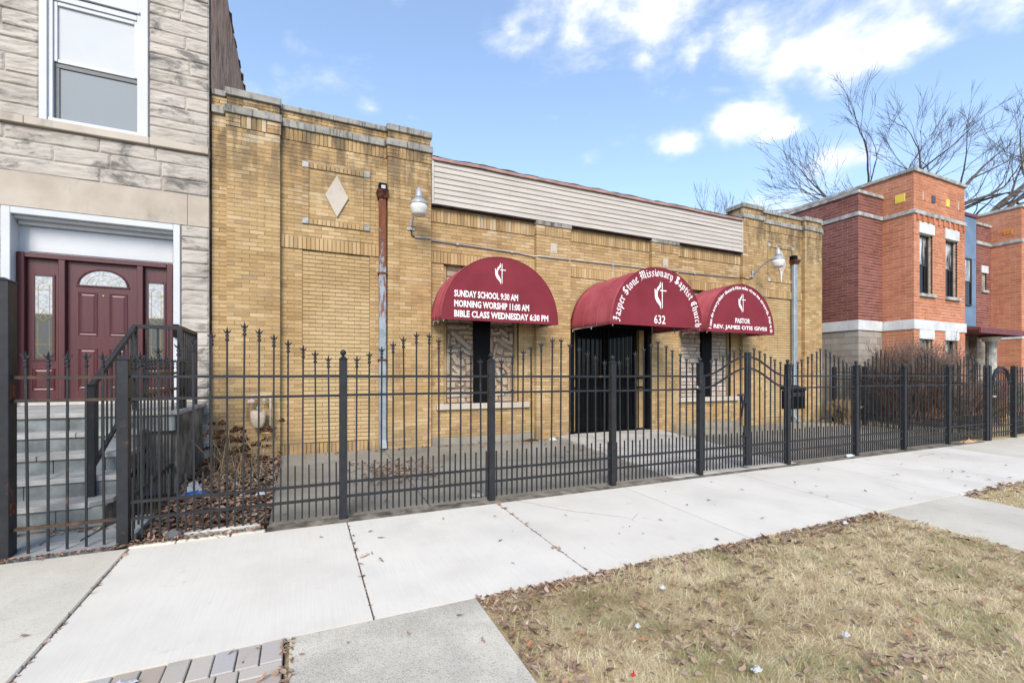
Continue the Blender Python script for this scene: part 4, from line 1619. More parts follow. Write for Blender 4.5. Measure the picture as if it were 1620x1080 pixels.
gm = thing('gas_meter', 'beige gas meter with pipes on the left brick pier', 'meter')
GX, GY = -0.615, YP - 0.13
prof = [(-0.115, 0.94), (-0.10, 0.76), (-0.065, 0.665), (0.0, 0.645), (0.065, 0.665), (0.10, 0.76), (0.115, 0.94)]
MB().prism_y([(GX + x_, z_) for x_, z_ in prof], GY - 0.07, GY + 0.07).build('diaphragm_case', 'meter_beige', gm, 0.03, True)
MB().prism_y([(GX - 0.125, 0.945), (GX + 0.125, 0.945), (GX + 0.105, 1.02), (GX + 0.06, 1.06), (GX - 0.06, 1.06), (GX - 0.105, 1.02)], GY - 0.075, GY + 0.075).build('top_case', 'meter_beige', gm, 0.015)
MB().lathe([(0.046, 0), (0.046, 0.03), (0.04, 0.034)], (0, 0, 0), 20).build('index', 'lamp_grey', gm)
o = gm.children[-1]
o.rotation_euler = (PI / 2, 0, 0)
o.location = (GX + 0.01, GY - 0.07, 0.985)
MB().lathe([(0.030, 0), (0.030, 0.003)], (0, 0, 0), 20).build('dial', 'galvanised', o)
gm.children[-1].children[-1].location = (0, 0, 0.034)
for sx in (-0.085, 0.085):
    MB().tube([(GX + sx, GY, 1.05), (GX + sx, GY, 1.15)], 0.021, 8).build('riser', 'meter_beige', gm)
    MB().tube([(GX + sx, GY, 1.085), (GX + sx, GY, 1.115)], 0.034, 8).build('union_nut', 'meter_beige', gm)
MB().tube([(GX - 0.11, GY, 1.17), (GX + 0.10, GY, 1.17), (GX + 0.165, GY, 1.165), (GX + 0.175, GY, 1.14), (GX + 0.175, GY, 0.60)], 0.021, 8).build('outlet_pipe', 'meter_beige', gm, smooth=True)
MB().tube([(GX - 0.085, GY, 1.17), (GX - 0.19, GY, 1.17), (GX - 0.195, GY, 1.14), (GX - 0.195, GY, 0.90)], 0.016, 8).build('inlet_pipe', 'meter_beige', gm, smooth=True)
MB().tube([(GX - 0.14, GY - 0.02, 1.075), (GX - 0.05, GY - 0.02, 1.075)], 0.035, 8).build('regulator', 'meter_beige', gm)
MB().tube([(GX + 0.05, GY, 0.57), (GX + 0.20, GY, 0.57), (GX + 0.20, YP, 0.57)], 0.022, 8).build('valve', 'brass_fitting', gm, smooth=True)
# ================================================================== GREYSTONE HOUSE
house = thing('greystone_house', 'rock faced limestone house with white trim and red front door', 'house')
GY_ = 8.45
GR = -1.292
core = MB()
core.box(-7.5, -3.64, GY_ + 0.007, 20, -0.2, 9.6)
core.box(-3.64, -1.66, GY_ + 0.35, 20, -0.2, 9.6)
core.box(-3.64, -1.66, GY_ + 0.007, GY_ + 0.35, 3.77, 5.0)
core.box(-3.64, -3.25, GY_ + 0.007, GY_ + 0.35, 5.0, 9.6)
core.box(-2.06, -1.66, GY_ + 0.007, GY_ + 0.35, 5.0, 9.6)
core.box(-3.25, -2.06, GY_ + 0.007, GY_ + 0.35, 7.7, 9.6)
core.box(-1.66, GR - 0.006, GY_ + 0.007, 9.4, -0.2, 9.6)
core.box(-1.66, GR - 0.012, 9.4, 20, -0.2, 8.60)
core.build('wall', 'mortar_grey', house)


def rock(x0, x1, z0, z1, proud=0.045, m='limestone_rock', seed=None):
    """one rock-faced block: a chiselled margin and a lumpy face"""
    sd_ = random.uniform(0, 100) if seed is None else seed
    nx = max(4, int((x1 - x0) / 0.022))
    nz = max(4, int((z1 - z0) / 0.015))
    rows = []
    tilt = random.uniform(-0.012, 0.012)
    for j in range(nz + 1):
        row = []
        for i in range(nx + 1):
            u, v_ = i / nx, j / nz
            x_, z_ = x0 + (x1 - x0) * u, z0 + (z1 - z0) * v_
            e = min((x_ - x0), (x1 - x_), (z_ - z0), (z1 - z_))
            ed = min(1.0, max(0.0, (e - 0.003) / 0.022))
            n1_ = mnoise.fractal(Vector((x_ * 2.6 + sd_, z_ * 11 + 0.8 * mnoise.noise(Vector((x_ * 3, sd_, 0))), sd_)), 0.9, 2.1, 4)
            n2_ = 1 - abs(mnoise.noise(Vector((x_ * 2.2, z_ * 13 + sd_ + 1.2 * mnoise.noise(Vector((x_ * 2, 5, sd_))), 3.3)))) * 2.4
            n3_ = mnoise.noise(Vector((x_ * 16, z_ * 30, sd_)))
            h_ = (0.35 + 0.62 * n1_ + 0.34 * n2_ + 0.10 * n3_) * proud * 0.38 * ed ** 0.5 + tilt * (v_ - 0.5) * ed
            row.append((x_, GY_ - max(h_, -0.003) + (0.008 if e < 1e-6 else 0), z_))
        rows.append(row)
    MB().grid(rows).build('stone_block', m, house)


def rock_rows(x0, x1, zs, lmin=0.4, lmax=0.95):
    for a, b_ in zip(zs[:-1], zs[1:]):
        x_ = x0
        while x_ < x1 - 0.01:
            L = random.uniform(lmin, lmax)
            if x1 - x_ - L < lmin * 0.7:
                L = x1 - x_
            rock(x_ + 0.003, x_ + L - 0.003, a + 0.003, b_ - 0.003)
            x_ += L


zs = [5.005, 5.20, 5.33, 5.53, 5.73, 5.87, 6.06, 6.28, 6.44, 6.64, 6.86, 7.02, 7.23, 7.45, 7.66]
rock_rows(-2.05, GR, zs, 0.35, 0.76)
rock_rows(-5.4, -3.26, [5.005, 5.16, 5.42, 5.58, 5.83, 6.04, 6.2, 6.42, 6.62, 6.86, 7.02, 7.23, 7.45, 7.66], 0.5, 1.1)
for a, b_, js in ((4.68, 4.885, (-5.4, -4.4, -3.62, -2.62, -1.96, GR)), (4.46, 4.68, (-5.4, -4.1, -3.12, -2.5, -1.9, GR)), (4.25, 4.46, (-5.4, -4.6, -3.75, -2.61, -1.88, GR))):
    for x0, x1 in zip(js[:-1], js[1:]):
        rock(x0 + 0.003, x1 - 0.003, a + 0.003, b_ - 0.003, 0.038)
rock_rows(-1.655, GR, [0.2, 0.42, 0.63, 0.85, 1.07, 1.29, 1.50, 1.71, 1.94, 2.15, 2.36, 2.58, 2.79, 2.99, 3.20, 3.41, 3.60, 3.775], 0.35, 0.4)
rock_rows(-5.4, -3.645, [1.07, 1.29, 1.50, 1.71, 1.94, 2.15, 2.36, 2.58, 2.79, 2.99, 3.20, 3.41, 3.60, 3.775], 0.5, 0.9)
rock_rows(-5.4, -4.1, [0.2, 0.42, 0.63, 0.85, 1.07], 0.5, 0.9)
# smooth lintel course and sill course
for x0, x1 in ((-5.4, -3.9), (-3.9, -1.57), (-1.57, GR)):
    B(x0 + 0.002, x1 - 0.002, GY_ - 0.008, GY_ + 0.25, 3.777, 4.247, 'lintel_stone', 'limestone_smooth', house, 0.004)
for x0, x1 in ((-5.4, -3.40), (-3.40, -2.03), (-2.03, GR)):
    B(x0 + 0.002, x1 - 0.002, GY_ - 0.06, GY_ + 0.2, 4.892, 5.0, 'sill_stone', 'limestone_smooth', house, 0.007)

# side wall above the church roof, weathered cladding with a ragged eave
sw = MB()
rows = []
for j in range(40):
    z_ = 5.4 + 3.25 * j / 39
    rows.append([(GR + 0.01 + 0.03 * mnoise.noise(Vector((y_ * 2, z_ * 1.2, 0))), y_, z_ + (0.05 * mnoise.noise(Vector((y_ * 4, 9, 0))) if j == 39 else 0)) for y_ in [8.52 + 0.15 * i for i in range(60)]])
sw.grid(rows)
sw.build('side_cladding', 'weathered_shingle', house)
for k in range(16):
    y_ = 9.4 + k * 0.5 + random.uniform(-0.15, 0.15)
    h_ = random.uniform(0.03, 0.09)
    MB().hexa([(GR - 0.2, y_, 8.60), (GR + random.uniform(0.03, 0.07), y_, 8.58), (GR + 0.04, y_ + 0.3, 8.58), (GR - 0.2, y_ + 0.3, 8.60),
               (GR - 0.2, y_, 8.63 + h_), (GR + 0.02, y_, 8.62), (GR + 0.03, y_ + 0.28, 8.63 + h_ * 0.5), (GR - 0.2, y_ + 0.3, 8.64 + h_)]).build('eave_shingle', 'weathered_shingle', house)

# upstairs sash window
wx0, wx1 = -3.257, -2.051
win = B(wx0 + 0.02, wx1 - 0.02, GY_ + 0.10, GY_ + 0.16, 5.005, 7.7, 'window', 'white_paint', house)
for a, b_ in ((wx0, wx0 + 0.085), (wx1 - 0.085, wx1)):
    B(a, b_, GY_ - 0.035, GY_ + 0.099, 5.003, 7.7, 'casing', 'white_paint', win, 0.006)
for a, b_ in ((wx0 + 0.086, wx0 + 0.135), (wx1 - 0.135, wx1 - 0.086)):
    B(a, b_, GY_ - 0.005, GY_ + 0.098, 5.04, 7.7, 'stop', 'white_paint', win, 0.004)
B(wx0 + 0.086, wx1 - 0.086, GY_ - 0.02, GY_ + 0.097, 5.004, 5.055, 'bottom_rail', 'white_paint', win, 0.005)
B(wx0 + 0.136, wx1 - 0.136, GY_ + 0.0, GY_ + 0.096, 6.70, 6.78, 'transom_bar', 'white_paint', win, 0.005)
B(wx0 + 0.10, wx1 - 0.10, GY_ - 0.03, GY_ + 0.0, 6.79, 6.83, 'transom_moulding', 'white_paint', win, 0.005)
B(wx0 + 0.136, wx1 - 0.136, GY_ + 0.01, GY_ + 0.03, 6.835, 7.05, 'transom_panel', 'white_paint', win, 0.004)
for a, b_ in ((wx0 + 0.136, wx0 + 0.175), (wx1 - 0.175, wx1 - 0.136)):
    B(a, b_, GY_ + 0.02, GY_ + 0.09, 5.86, 6.70, 'sash_stile', 'white_paint', win, 0.004)
B(wx0 + 0.176, wx1 - 0.176, GY_ + 0.02, GY_ + 0.09, 6.645, 6.70, 'sash_rail', 'white_paint', win, 0.004)
B(wx0 + 0.176, wx1 - 0.176, GY_ + 0.05, GY_ + 0.09, 5.90, 6.644, 'pane', 'white_shade', win)
B(wx0 + 0.176, wx1 - 0.136, GY_ + 0.03, GY_ + 0.09, 5.855, 5.899, 'meeting_rail', 'white_paint', win, 0.004)
B(wx0 + 0.140, wx1 - 0.140, GY_ + 0.045, GY_ + 0.092, 5.79, 5.85, 'screen_rail', 'grey_sash', win, 0.004)
B(wx0 + 0.140, wx0 + 0.19, GY_ + 0.045, GY_ + 0.092, 5.06, 5.789, 'screen_stile', 'grey_sash', win, 0.004)
B(wx0 + 0.191, wx1 - 0.140, GY_ + 0.062, GY_ + 0.092, 5.06, 5.789, 'screen', 'insect_screen', win)

# entrance: white surround, transom panel, red door with side lights
ent = B(-3.62, -1.68, GY_ + 0.24, GY_ + 0.34, 1.07, 3.76, 'entrance', 'white_paint', house)
for a, b_ in ((-3.64, -3.545), (-1.745, -1.66)):
    B(a, b_, GY_ - 0.03, GY_ + 0.05, 1.075, 3.765, 'casing', 'white_paint', ent, 0.006)
B(-3.544, -1.746, GY_ - 0.03, GY_ + 0.05, 3.675, 3.764, 'casing', 'white_paint', ent, 0.006)
for a, b_ in ((-3.60, -3.56), (-1.73, -1.69)):
    B(a, b_, GY_ + 0.05, GY_ + 0.24, 1.075, 3.675, 'reveal', 'white_paint', ent)
B(-3.56, -1.73, GY_ + 0.05, GY_ + 0.24, 3.64, 3.676, 'reveal', 'white_paint', ent)
B(-3.545, -1.745, GY_ + 0.16, GY_ + 0.239, 3.585, 3.639, 'moulding', 'white_paint', ent, 0.006)
B(-3.46, -1.80, GY_ + 0.225, GY_ + 0.242, 3.23, 3.575, 'panel', 'white_paint', ent, 0.005)
DY = GY_ + 0.13
RF = [(-3.55, -3.47, 1.15, 3.20), (-1.862, -1.782, 1.15, 3.20), (-3.47, -1.862, 3.13, 3.20), (-3.115, -3.04, 1.15, 3.13), (-2.225, -2.15, 1.15, 3.13)]
for x0, x1, z0, z1 in RF:
    B(x0 + 0.001, x1 - 0.001, DY, GY_ + 0.24, z0, z1 - 0.001, 'door_frame', 'red_door', ent, 0.006)
B(-3.56, -1.77, DY - 0.05, GY_ + 0.24, 1.073, 1.15, 'threshold', 'walk_concrete', ent, 0.005)


def raised(x0, x1, z0, z1, y, par):
    m_ = MB()
    for r, (ins, dy) in enumerate(((0, 0), (0.012, -0.008), (0.03, -0.001), (0.05, -0.008))):
        m_.v += [(x0 + ins, y + dy, z0 + ins), (x1 - ins, y + dy, z0 + ins), (x1 - ins, y + dy, z1 - ins), (x0 + ins, y + dy, z1 - ins)]
    for r in range(3):
        for i in range(4):
            j = (i + 1) % 4
            m_.f.append((r * 4 + i, r * 4 + j, r * 4 + 4 + j, r * 4 + 4 + i))
    m_.f.append((12, 13, 14, 15))
    m_.build('door_panel', 'red_door', par)


door = B(-3.038, -2.227, DY + 0.07, DY + 0.11, 1.16, 3.128, 'front_door', 'red_door', ent)
D = DY + 0.069
dw = 0.405
dc = (-3.038 - 2.227) / 2
for sx in (-1, 1):
    a, b_ = sorted((dc + sx * 0.065, dc + sx * 0.285))
    raised(a, b_, 2.07, 2.70, D, door)
    raised(a, b_, 1.30, 1.89, D, door)
n = 20
arc = [(dc - 0.285 * math.cos(PI * i / n), 2.80 + 0.235 * math.sin(PI * i / n)) for i in range(n + 1)]
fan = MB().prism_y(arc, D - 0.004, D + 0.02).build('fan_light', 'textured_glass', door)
MB().tube([(p[0], D - 0.006, p[1]) for p in arc], 0.014, 6).build('fan_moulding', 'red_door', door)
MB().tube([(arc[0][0] - 0.02, D - 0.006, 2.79), (arc[-1][0] + 0.02, D - 0.006, 2.79)], 0.014, 6).build('fan_moulding', 'red_door', door)
for k in (0.32, 0.66):
    MB().tube([(dc - 0.285 * k * math.cos(PI * i / n), D - 0.006, 2.805 + 0.235 * k * math.sin(PI * i / n)) for i in range(n + 1)], 0.0028, 4).build('came', 'brass_came', door)
for an in (0.25, 0.5, 0.75):
    MB().tube([(dc - 0.19 * math.cos(PI * an), D - 0.006, 2.805 + 0.155 * math.sin(PI * an)), (dc - 0.28 * math.cos(PI * an), D - 0.006, 2.805 + 0.23 * math.sin(PI * an))], 0.0028, 4).build('came', 'brass_came', door)
MB().lathe([(0.012, 0), (0.012, 0.01)], (0, 0, 0), 10).build('peephole', 'brass_fitting', door)
o = door.children[-1]
o.rotation_euler = (PI / 2, 0, 0)
o.location = (dc, D, 2.66)
for x0, x1 in ((-3.468, -3.117), (-2.148, -1.864)):
    sl = B(x0 + 0.001, x1 - 0.001, DY + 0.075, DY + 0.105, 1.16, 3.128, 'side_light', 'red_door', ent)
    g0, g1 = (x0 + x1) / 2 - 0.092, (x0 + x1) / 2 + 0.092
    yl = DY + 0.074
    for a, b_, z0, z1 in ((g0 - 0.03, g0, 1.70, 2.92), (g1, g1 + 0.03, 1.70, 2.92), (g0, g1, 2.89, 2.92), (g0, g1, 1.70, 1.73)):
        B(a + 0.0005, b_ - 0.0005, yl - 0.012, yl + 0.001, z0, z1, 'glazing_bead', 'red_door', sl, 0.003)
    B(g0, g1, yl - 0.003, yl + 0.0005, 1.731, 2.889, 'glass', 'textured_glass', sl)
    gc = (g0 + g1) / 2
    yc = yl - 0.005
    for pts in ([(g0, 2.34), (gc, 2.25), (g1, 2.34)], [(g0, 2.36), (g1, 2.36)], [(g0, 1.93), (g1, 1.93)], [(gc, 2.36), (gc + 0.035, 2.31), (gc, 2.25), (gc - 0.035, 2.31), (gc, 2.36)], [(gc - 0.03, 2.36), (gc, 2.42), (gc + 0.03, 2.36)],
                [(gc - 0.06 * math.cos(PI * i / 8), 1.83 - 0.06 * math.sin(PI * i / 8)) for i in range(9)],
                [(gc - 0.06 * math.cos(PI * i / 8), 2.74 + 0.06 * math.sin(PI * i / 8)) for i in range(9)],
                [(gc - 0.06, 1.83), (gc - 0.06, 2.27)], [(gc + 0.06, 1.83), (gc + 0.06, 2.27)], [(gc - 0.06, 2.36), (gc - 0.06, 2.74)], [(gc + 0.06, 2.36), (gc + 0.06, 2.74)], [(g0, 2.70), (g1, 2.70)]):
        MB().tube([(p[0], yc, p[1]) for p in pts], 0.0032, 4).build('came', 'brass_came', sl)
    raised(g0 - 0.03, g1 + 0.03, 1.28, 1.60, yl, sl)

# ================================================================== STOOP
stoop = thing('stoop', 'bluestone front steps with concrete cheek below the red door', 'steps')
SX0_, SX1_ = -4.1, -1.66
B(SX0_, -1.36, 6.80, GY_ + 0.02, -0.1, 1.02, 'landing_base', 'cheek_concrete', stoop, 0.01)
for x0, x1, y0, y1 in ((SX0_, -3.0, 6.70, 7.5), (-3.0, -2.2, 6.70, 7.5), (-2.2, -1.33, 6.70, 7.5), (SX0_, -2.6, 7.5, 8.55), (-2.6, -1.33, 7.5, 8.55)):
    B(x0 + 0.004, x1 - 0.004, y0 + 0.004, y1 - 0.004, 1.021, 1.07, 'landing_slab', 'tread_stone', stoop, 0.006)
for k in range(1, 5):
    z1 = 1.07 - 0.19 * k
    yf = 6.72 - 0.292 * k
    xr = SX1_ + (0.02 if k < 4 else 0.0)
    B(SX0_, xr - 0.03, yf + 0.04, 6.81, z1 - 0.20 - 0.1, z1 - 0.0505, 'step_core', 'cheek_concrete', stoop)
    cuts = [SX0_, SX0_ + 0.9 + 0.25 * (k % 2), xr - 0.55 - 0.2 * ((k + 1) % 2), xr]
    for a, b_ in zip(cuts[:-1], cuts[1:]):
        if k == 4 and b_ == xr:
            MB().prism_x([(0, 0)], 0, 0) if False else None
            p = [(a + 0.003, yf), (b_ - 0.14, yf), (b_, yf + 0.16), (b_, yf + 0.50), (a + 0.003, yf + 0.50)]
            m_ = MB()
            m_.v = [(q[0], q[1], z1 - 0.05) for q in p] + [(q[0], q[1], z1) for q in p]
            m_.f = [(4, 3, 2, 1, 0), (5, 6, 7, 8, 9)] + [(i, (i + 1) % 5, 5 + (i + 1) % 5, 5 + i) for i in range(5)]
            m_.build('tread', 'tread_stone', stoop, 0.006)
        else:
            B(a + 0.003, b_ - 0.003, yf, yf + 0.34, z1 - 0.05, z1, 'tread', 'tread_stone', stoop, 0.006)
    a = SX0_
    while a < xr - 0.05:
        L = min(random.uniform(0.35, 0.8), xr - 0.035 - a)
        if xr - 0.035 - a - L < 0.15:
            L = xr - 0.035 - a
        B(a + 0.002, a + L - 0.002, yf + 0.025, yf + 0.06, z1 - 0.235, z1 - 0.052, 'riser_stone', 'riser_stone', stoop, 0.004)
        a += L + 0.001
a = SX0_
for L in (0.75, 0.55, 0.45, 0.62, 0.35):
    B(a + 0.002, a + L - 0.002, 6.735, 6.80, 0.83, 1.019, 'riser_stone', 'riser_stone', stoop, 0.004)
    a += L
pave = struct(link('gate_paving', None))
for x0, x1, y0, y1 in ((-4.1, -2.95, 5.32, 5.9), (-2.95, -2.05, 5.32, 5.9), (-2.05, -1.38, 5.32, 5.9), (-3.1, -2.16, 5.04, 5.31), (-2.155, -1.46, 5.04, 5.31), (-4.1, -3.11, 5.04, 5.31)):
    slab(x0 + 0.004, x1 - 0.004, y0 + 0.004, y1 - 0.004, 0.08, 0.025).build('paving_stone', 'bluestone', pave, 0.006)

# stair railing
rail = thing('stair_railing', 'black square tube handrail on the bluestone steps', 'railing')


def bar(p, q, w_, name, par, m='black_iron', h_=None):
    p, q = Vector(p), Vector(q)
    d = (q - p)
    L = d.length
    d.normalize()
    up = Vector((0, 0, 1)) if abs(d.z) < 0.95 else Vector((0, 1, 0))
    sx = d.cross(up).normalized()
    sz = sx.cross(d)
    a, b_ = sx * w_ / 2, sz * (h_ or w_) / 2
    return MB().hexa([p - a - b_, p + a - b_, q + a - b_, q - a - b_, p - a + b_, p + a + b_, q + a + b_, q - a + b_]).build(name, m, par)


RX = -1.86
b0, b1 = Vector((RX, 5.82, 0.31)), Vector((RX, 7.10, 1.07))
bar((RX, 5.82, 0.31), (RX, 5.82, 1.40), 0.05, 'post', rail)
bar((RX, 7.10, 1.07), (RX, 7.10, 2.09), 0.05, 'post', rail)
bar((RX, 5.795, 1.385), (RX, 7.12, 2.105), 0.045, 'handrail', rail)
bar((RX, 5.84, 0.60), (RX, 7.08, 1.26), 0.035, 'bottom_rail', rail)
for i in range(1, 10):
    t_ = i / 10
    y_ = 5.82 + 1.28 * t_
    bar((RX, y_, 0.60 + 0.66 * t_), (RX, y_, 1.385 + 0.72 * t_), 0.016, 'baluster', rail)
bar((RX, 7.10, 2.10), (-1.40, 7.10, 2.10), 0.045, 'handrail', rail)
bar((-1.40, 7.10, 1.07), (-1.40, 7.10, 2.12), 0.05, 'post', rail)
bar((-1.40, 7.10, 2.10), (-1.40, 8.05, 2.10), 0.045, 'handrail', rail)
bar((-1.40, 8.03, 1.07), (-1.40, 8.03, 2.12), 0.05, 'post', rail)
bar((RX, 7.10, 1.2), (-1.40, 7.10, 1.2), 0.03, 'bottom_rail', rail)
bar((-1.40, 7.10, 1.2), (-1.40, 8.03, 1.2), 0.03, 'bottom_rail', rail)
for i in range(1, 9):
    y_ = 7.10 + 0.93 * i / 9
    bar((-1.40, y_, 1.2), (-1.40, y_, 2.10), 0.016, 'baluster', rail)
for i in range(1, 4):
    x_ = RX + 0.46 * i / 4
    bar((x_, 7.10, 1.2), (x_, 7.10, 2.10), 0.016, 'baluster', rail)
B(-1.735, -1.665, GY_ - 0.09, GY_ - 0.03, 2.06, 2.26, 'lockbox', 'black_panel', tag(link('key_box', None), 'small black key box on the white door casing', 'key box'), 0.008)

# ================================================================== FENCES
FY = 5.12


def finial_mesh():
    m_ = MB()
    m_.lathe([(0.010, -0.055), (0.017, -0.05), (0.017, -0.035), (0.010, -0.03), (0.010, -0.012), (0.017, -0.008), (0.016, 0.004), (0.008, 0.010)], (0, 0, 0), 6)
    m_.lathe([(0.007, 0.008), (0.013, 0.035), (0.006, 0.06), (0.0008, 0.085)], (0, 0, 0), 4)
    for sx in (-1, 1):
        m_.prism_y([(sx * 0.006, 0.012), (sx * 0.026, 0.030), (sx * 0.036, 0.056), (sx * 0.022, 0.046), (sx * 0.007, 0.030)], -0.005, 0.005)
    return m_.mesh('finial', 'black_iron')


FIN = finial_mesh()
PICK = MB().box(-0.0078, 0.0078, -0.0078, 0.0078, 0, 1).mesh('picket', 'black_iron')
THIN = MB().box(-0.0072, 0.0072, -0.0072, 0.0072, 0, 1).mesh('picket', 'black_iron')
RAILM = MB().box(0, 1, -0.0125, 0.0125, -0.0125, 0.0125).mesh('rail', 'black_iron')


def picket(par, x_, y_, z0, z1, fin=True, me=None):
    o_ = link('picket', me or PICK, par, (x_, y_, z0))
    h_ = z1 - z0
    o_.scale = (1, 1, h_)
    o_.rotation_euler = (random.uniform(-0.007, 0.007), random.uniform(-0.009, 0.009), 0)
    if fin:
        f_ = link('finial', FIN, o_, (0, 0, 1))
        f_.scale = (1, 1, 1 / h_)
    return o_


def post(par, x_, y_, z0, z1, w_=0.076, ball=True, dome=False):
    h_ = w_ / 2
    p = MB().box(-h_, h_, -h_, h_, z0 - 0.08, z1).build('post', 'black_iron', par, 0.004)
    p.location = (x_, y_, 0)
    m_ = MB()
    if dome:
        m_.lathe([(h_ * 1.25, 0), (h_ * 1.3, 0.02), (h_ * 1.2, 0.045), (h_ * 0.8, 0.065), (0.003, 0.072)], (0, 0, z1), 12)
    else:
        m_.hexa([(-h_ - 0.008, -h_ - 0.008, z1), (h_ + 0.008, -h_ - 0.008, z1), (h_ + 0.008, h_ + 0.008, z1), (-h_ - 0.008, h_ + 0.008, z1),
                 (-0.016, -0.016, z1 + 0.03), (0.016, -0.016, z1 + 0.03), (0.016, 0.016, z1 + 0.03), (-0.016, 0.016, z1 + 0.03)])
    m_.build('cap', 'black_iron', p)
    if ball:
        MB().lathe([(0.012, 0.028), (0.012, 0.04), (0.026, 0.05), (0.031, 0.068), (0.026, 0.086), (0.012, 0.098), (0.002, 0.10)], (0, 0, z1), 12).build('ball_finial', 'black_iron', p, smooth=True)
    return p


def panel(par, x0, x1, y_=FY, crown=True, peak=2.015, low=1.70, zoff=0.0):
    """one bay of fence between two posts"""
    n = round((x1 - x0) / 0.132)
    p = (x1 - x0) / n
    a, b_ = x0 + 0.04, x1 - 0.04
    for z in (1.483, 1.288, 0.378, 0.228):
        o_ = link('rail', RAILM, par, (a, y_ + random.uniform(-0.002, 0.002), z + zoff + random.uniform(-0.004, 0.004)))
        o_.scale = (b_ - a, 1, 1)
    xc = (x0 + x1) / 2
    for i in range(1, n):
        x_ = x0 + i * p
        k = 1 - abs(x_ - xc) / ((x1 - x0) / 2)
        top = low - 0.045 + (peak - low + 0.045) * k if crown else low
        picket(par, x_, y_, 0.05 + zoff, top + zoff - 0.085 + random.uniform(-0.006, 0.006))
    for i in range(n):
        picket(par, x0 + (i + 0.5) * p, y_, 0.05 + zoff, 0.592 + zoff + random.uniform(-0.008, 0.008), False, THIN)


fl = thing('iron_fence', 'black iron fence with crowned spear tops left of the double gate', 'fence')
PX = [-1.419, 0.403, 2.072, 3.848, 5.45]
post(fl, PX[0], FY, 0, 1.635, 0.085, ball=False)
for x_ in PX[1:]:
    post(fl, x_, FY, 0, 1.665)
for a, b_ in zip(PX[:-1], PX[1:]):
    panel(fl, a, b_)
fr_ = thing('iron_fence', 'black iron fence with crowned spear tops right of the double gate', 'fence')
PX2 = [7.45, 9.372, 10.98, 12.70, 14.40]
for i, x_ in enumerate(PX2):
    post(fr_, x_, FY, 0, 1.665, ball=i < 2, dome=i > 1)
for a, b_ in zip(PX2[:-1], PX2[1:]):
    panel(fr_, a, b_)

# double gate in the middle
def gate_leaf(x0, x1, hinge_left, label):
    g = thing('gate_leaf', label, 'gate', 'double gate leaves')
    st = x1 if hinge_left else x0
    B(st - 0.024, st + 0.024, FY - 0.024, FY + 0.024, 0.06, 1.86, 'stile', 'black_iron', g, 0.003)
    hg = x0 if hinge_left else x1
    B(hg - 0.016, hg + 0.016, FY - 0.016, FY + 0.016, 0.06, 1.50, 'stile', 'black_iron', g, 0.003)
    def ztop(x_):
        t_ = (x_ - x0) / (x1 - x0)
        t_ = t_ if hinge_left else 1 - t_
        return 1.49 + 0.30 * (3 * t_ * t_ - 2 * t_ ** 3)
    for dz in (0.0, -0.185):
        MB().tube([(x0 + (x1 - x0) * i / 24, FY, ztop(x0 + (x1 - x0) * i / 24) + dz) for i in range(25)], 0.017, 4).build('curved_rail', 'black_iron', g)
    for z in (0.378, 0.228):
        B(x0, x1, FY - 0.014, FY + 0.014, z - 0.014, z + 0.014, 'rail', 'black_iron', g)
    n = 7
    for i in range(1, n):
        x_ = x0 + (x1 - x0) * i / n
        t_ = (i / n) if hinge_left else 1 - i / n
        picket(g, x_, FY, 0.05, 1.62 + 0.30 * t_)
    for i in range(n):
        picket(g, x0 + (x1 - x0) * (i + 0.5) / n, FY, 0.05, 0.592, False, THIN)
    return g


gl = gate_leaf(5.53, 6.455, True, 'left leaf of the black iron gate with lever latch')
gr = gate_leaf(6.515, 7.385, False, 'right leaf of the black iron gate next to the mailbox')
B(6.22, 6.43, FY - 0.05, FY - 0.02, 1.17, 1.20, 'latch_bar', 'black_iron', gl, 0.004)
B(6.36, 6.43, FY - 0.055, FY - 0.02, 1.05, 1.165, 'lock_case', 'black_iron', gl, 0.006)
bar((6.30, FY - 0.04, 1.17), (6.33, FY - 0.04, 1.02), 0.022, 'lever', gl)
bar((6.33, FY - 0.04, 1.03), (6.29, FY - 0.04, 0.84), 0.022, 'lever', gl)
B(6.28, 6.43, FY - 0.04, FY - 0.015, 0.52, 0.55, 'drop_bolt', 'black_iron', gl, 0.004)
B(6.36, 6.40, FY - 0.045, FY - 0.015, 0.55, 0.70, 'drop_bolt', 'black_iron', gl, 0.004)
cl = thing('door_closer', 'small dark gate closer on the left gate post', 'gate closer')
MB().tube([(5.36, FY - 0.05, 1.31), (5.42, FY - 0.06, 1.27)], 0.028, 10).build('cylinder', 'black_iron', cl, smooth=True)
MB().tube([(5.335, FY - 0.047, 1.325), (5.36, FY - 0.05, 1.31)], 0.020, 10).build('end_cap', 'lamp_grey', cl, smooth=True)

mb_ = thing('mailbox', 'black metal mailbox behind the right gate post', 'mailbox')
B(7.57, 7.985, 5.165, 5.315, 0.915, 1.235, 'body', 'black_panel', mb_, 0.008)
MB().hexa([(7.555, 5.145, 1.23), (8.0, 5.145, 1.23), (8.0, 5.325, 1.245), (7.555, 5.325, 1.245),
           (7.555, 5.155, 1.262), (8.0, 5.155, 1.262), (8.0, 5.325, 1.325), (7.555, 5.325, 1.325)]).build('lid', 'black_iron', mb_, 0.008)
B(7.62, 7.935, 5.158, 5.164, 1.13, 1.20, 'slot_flap', 'frame_black', mb_, 0.003)

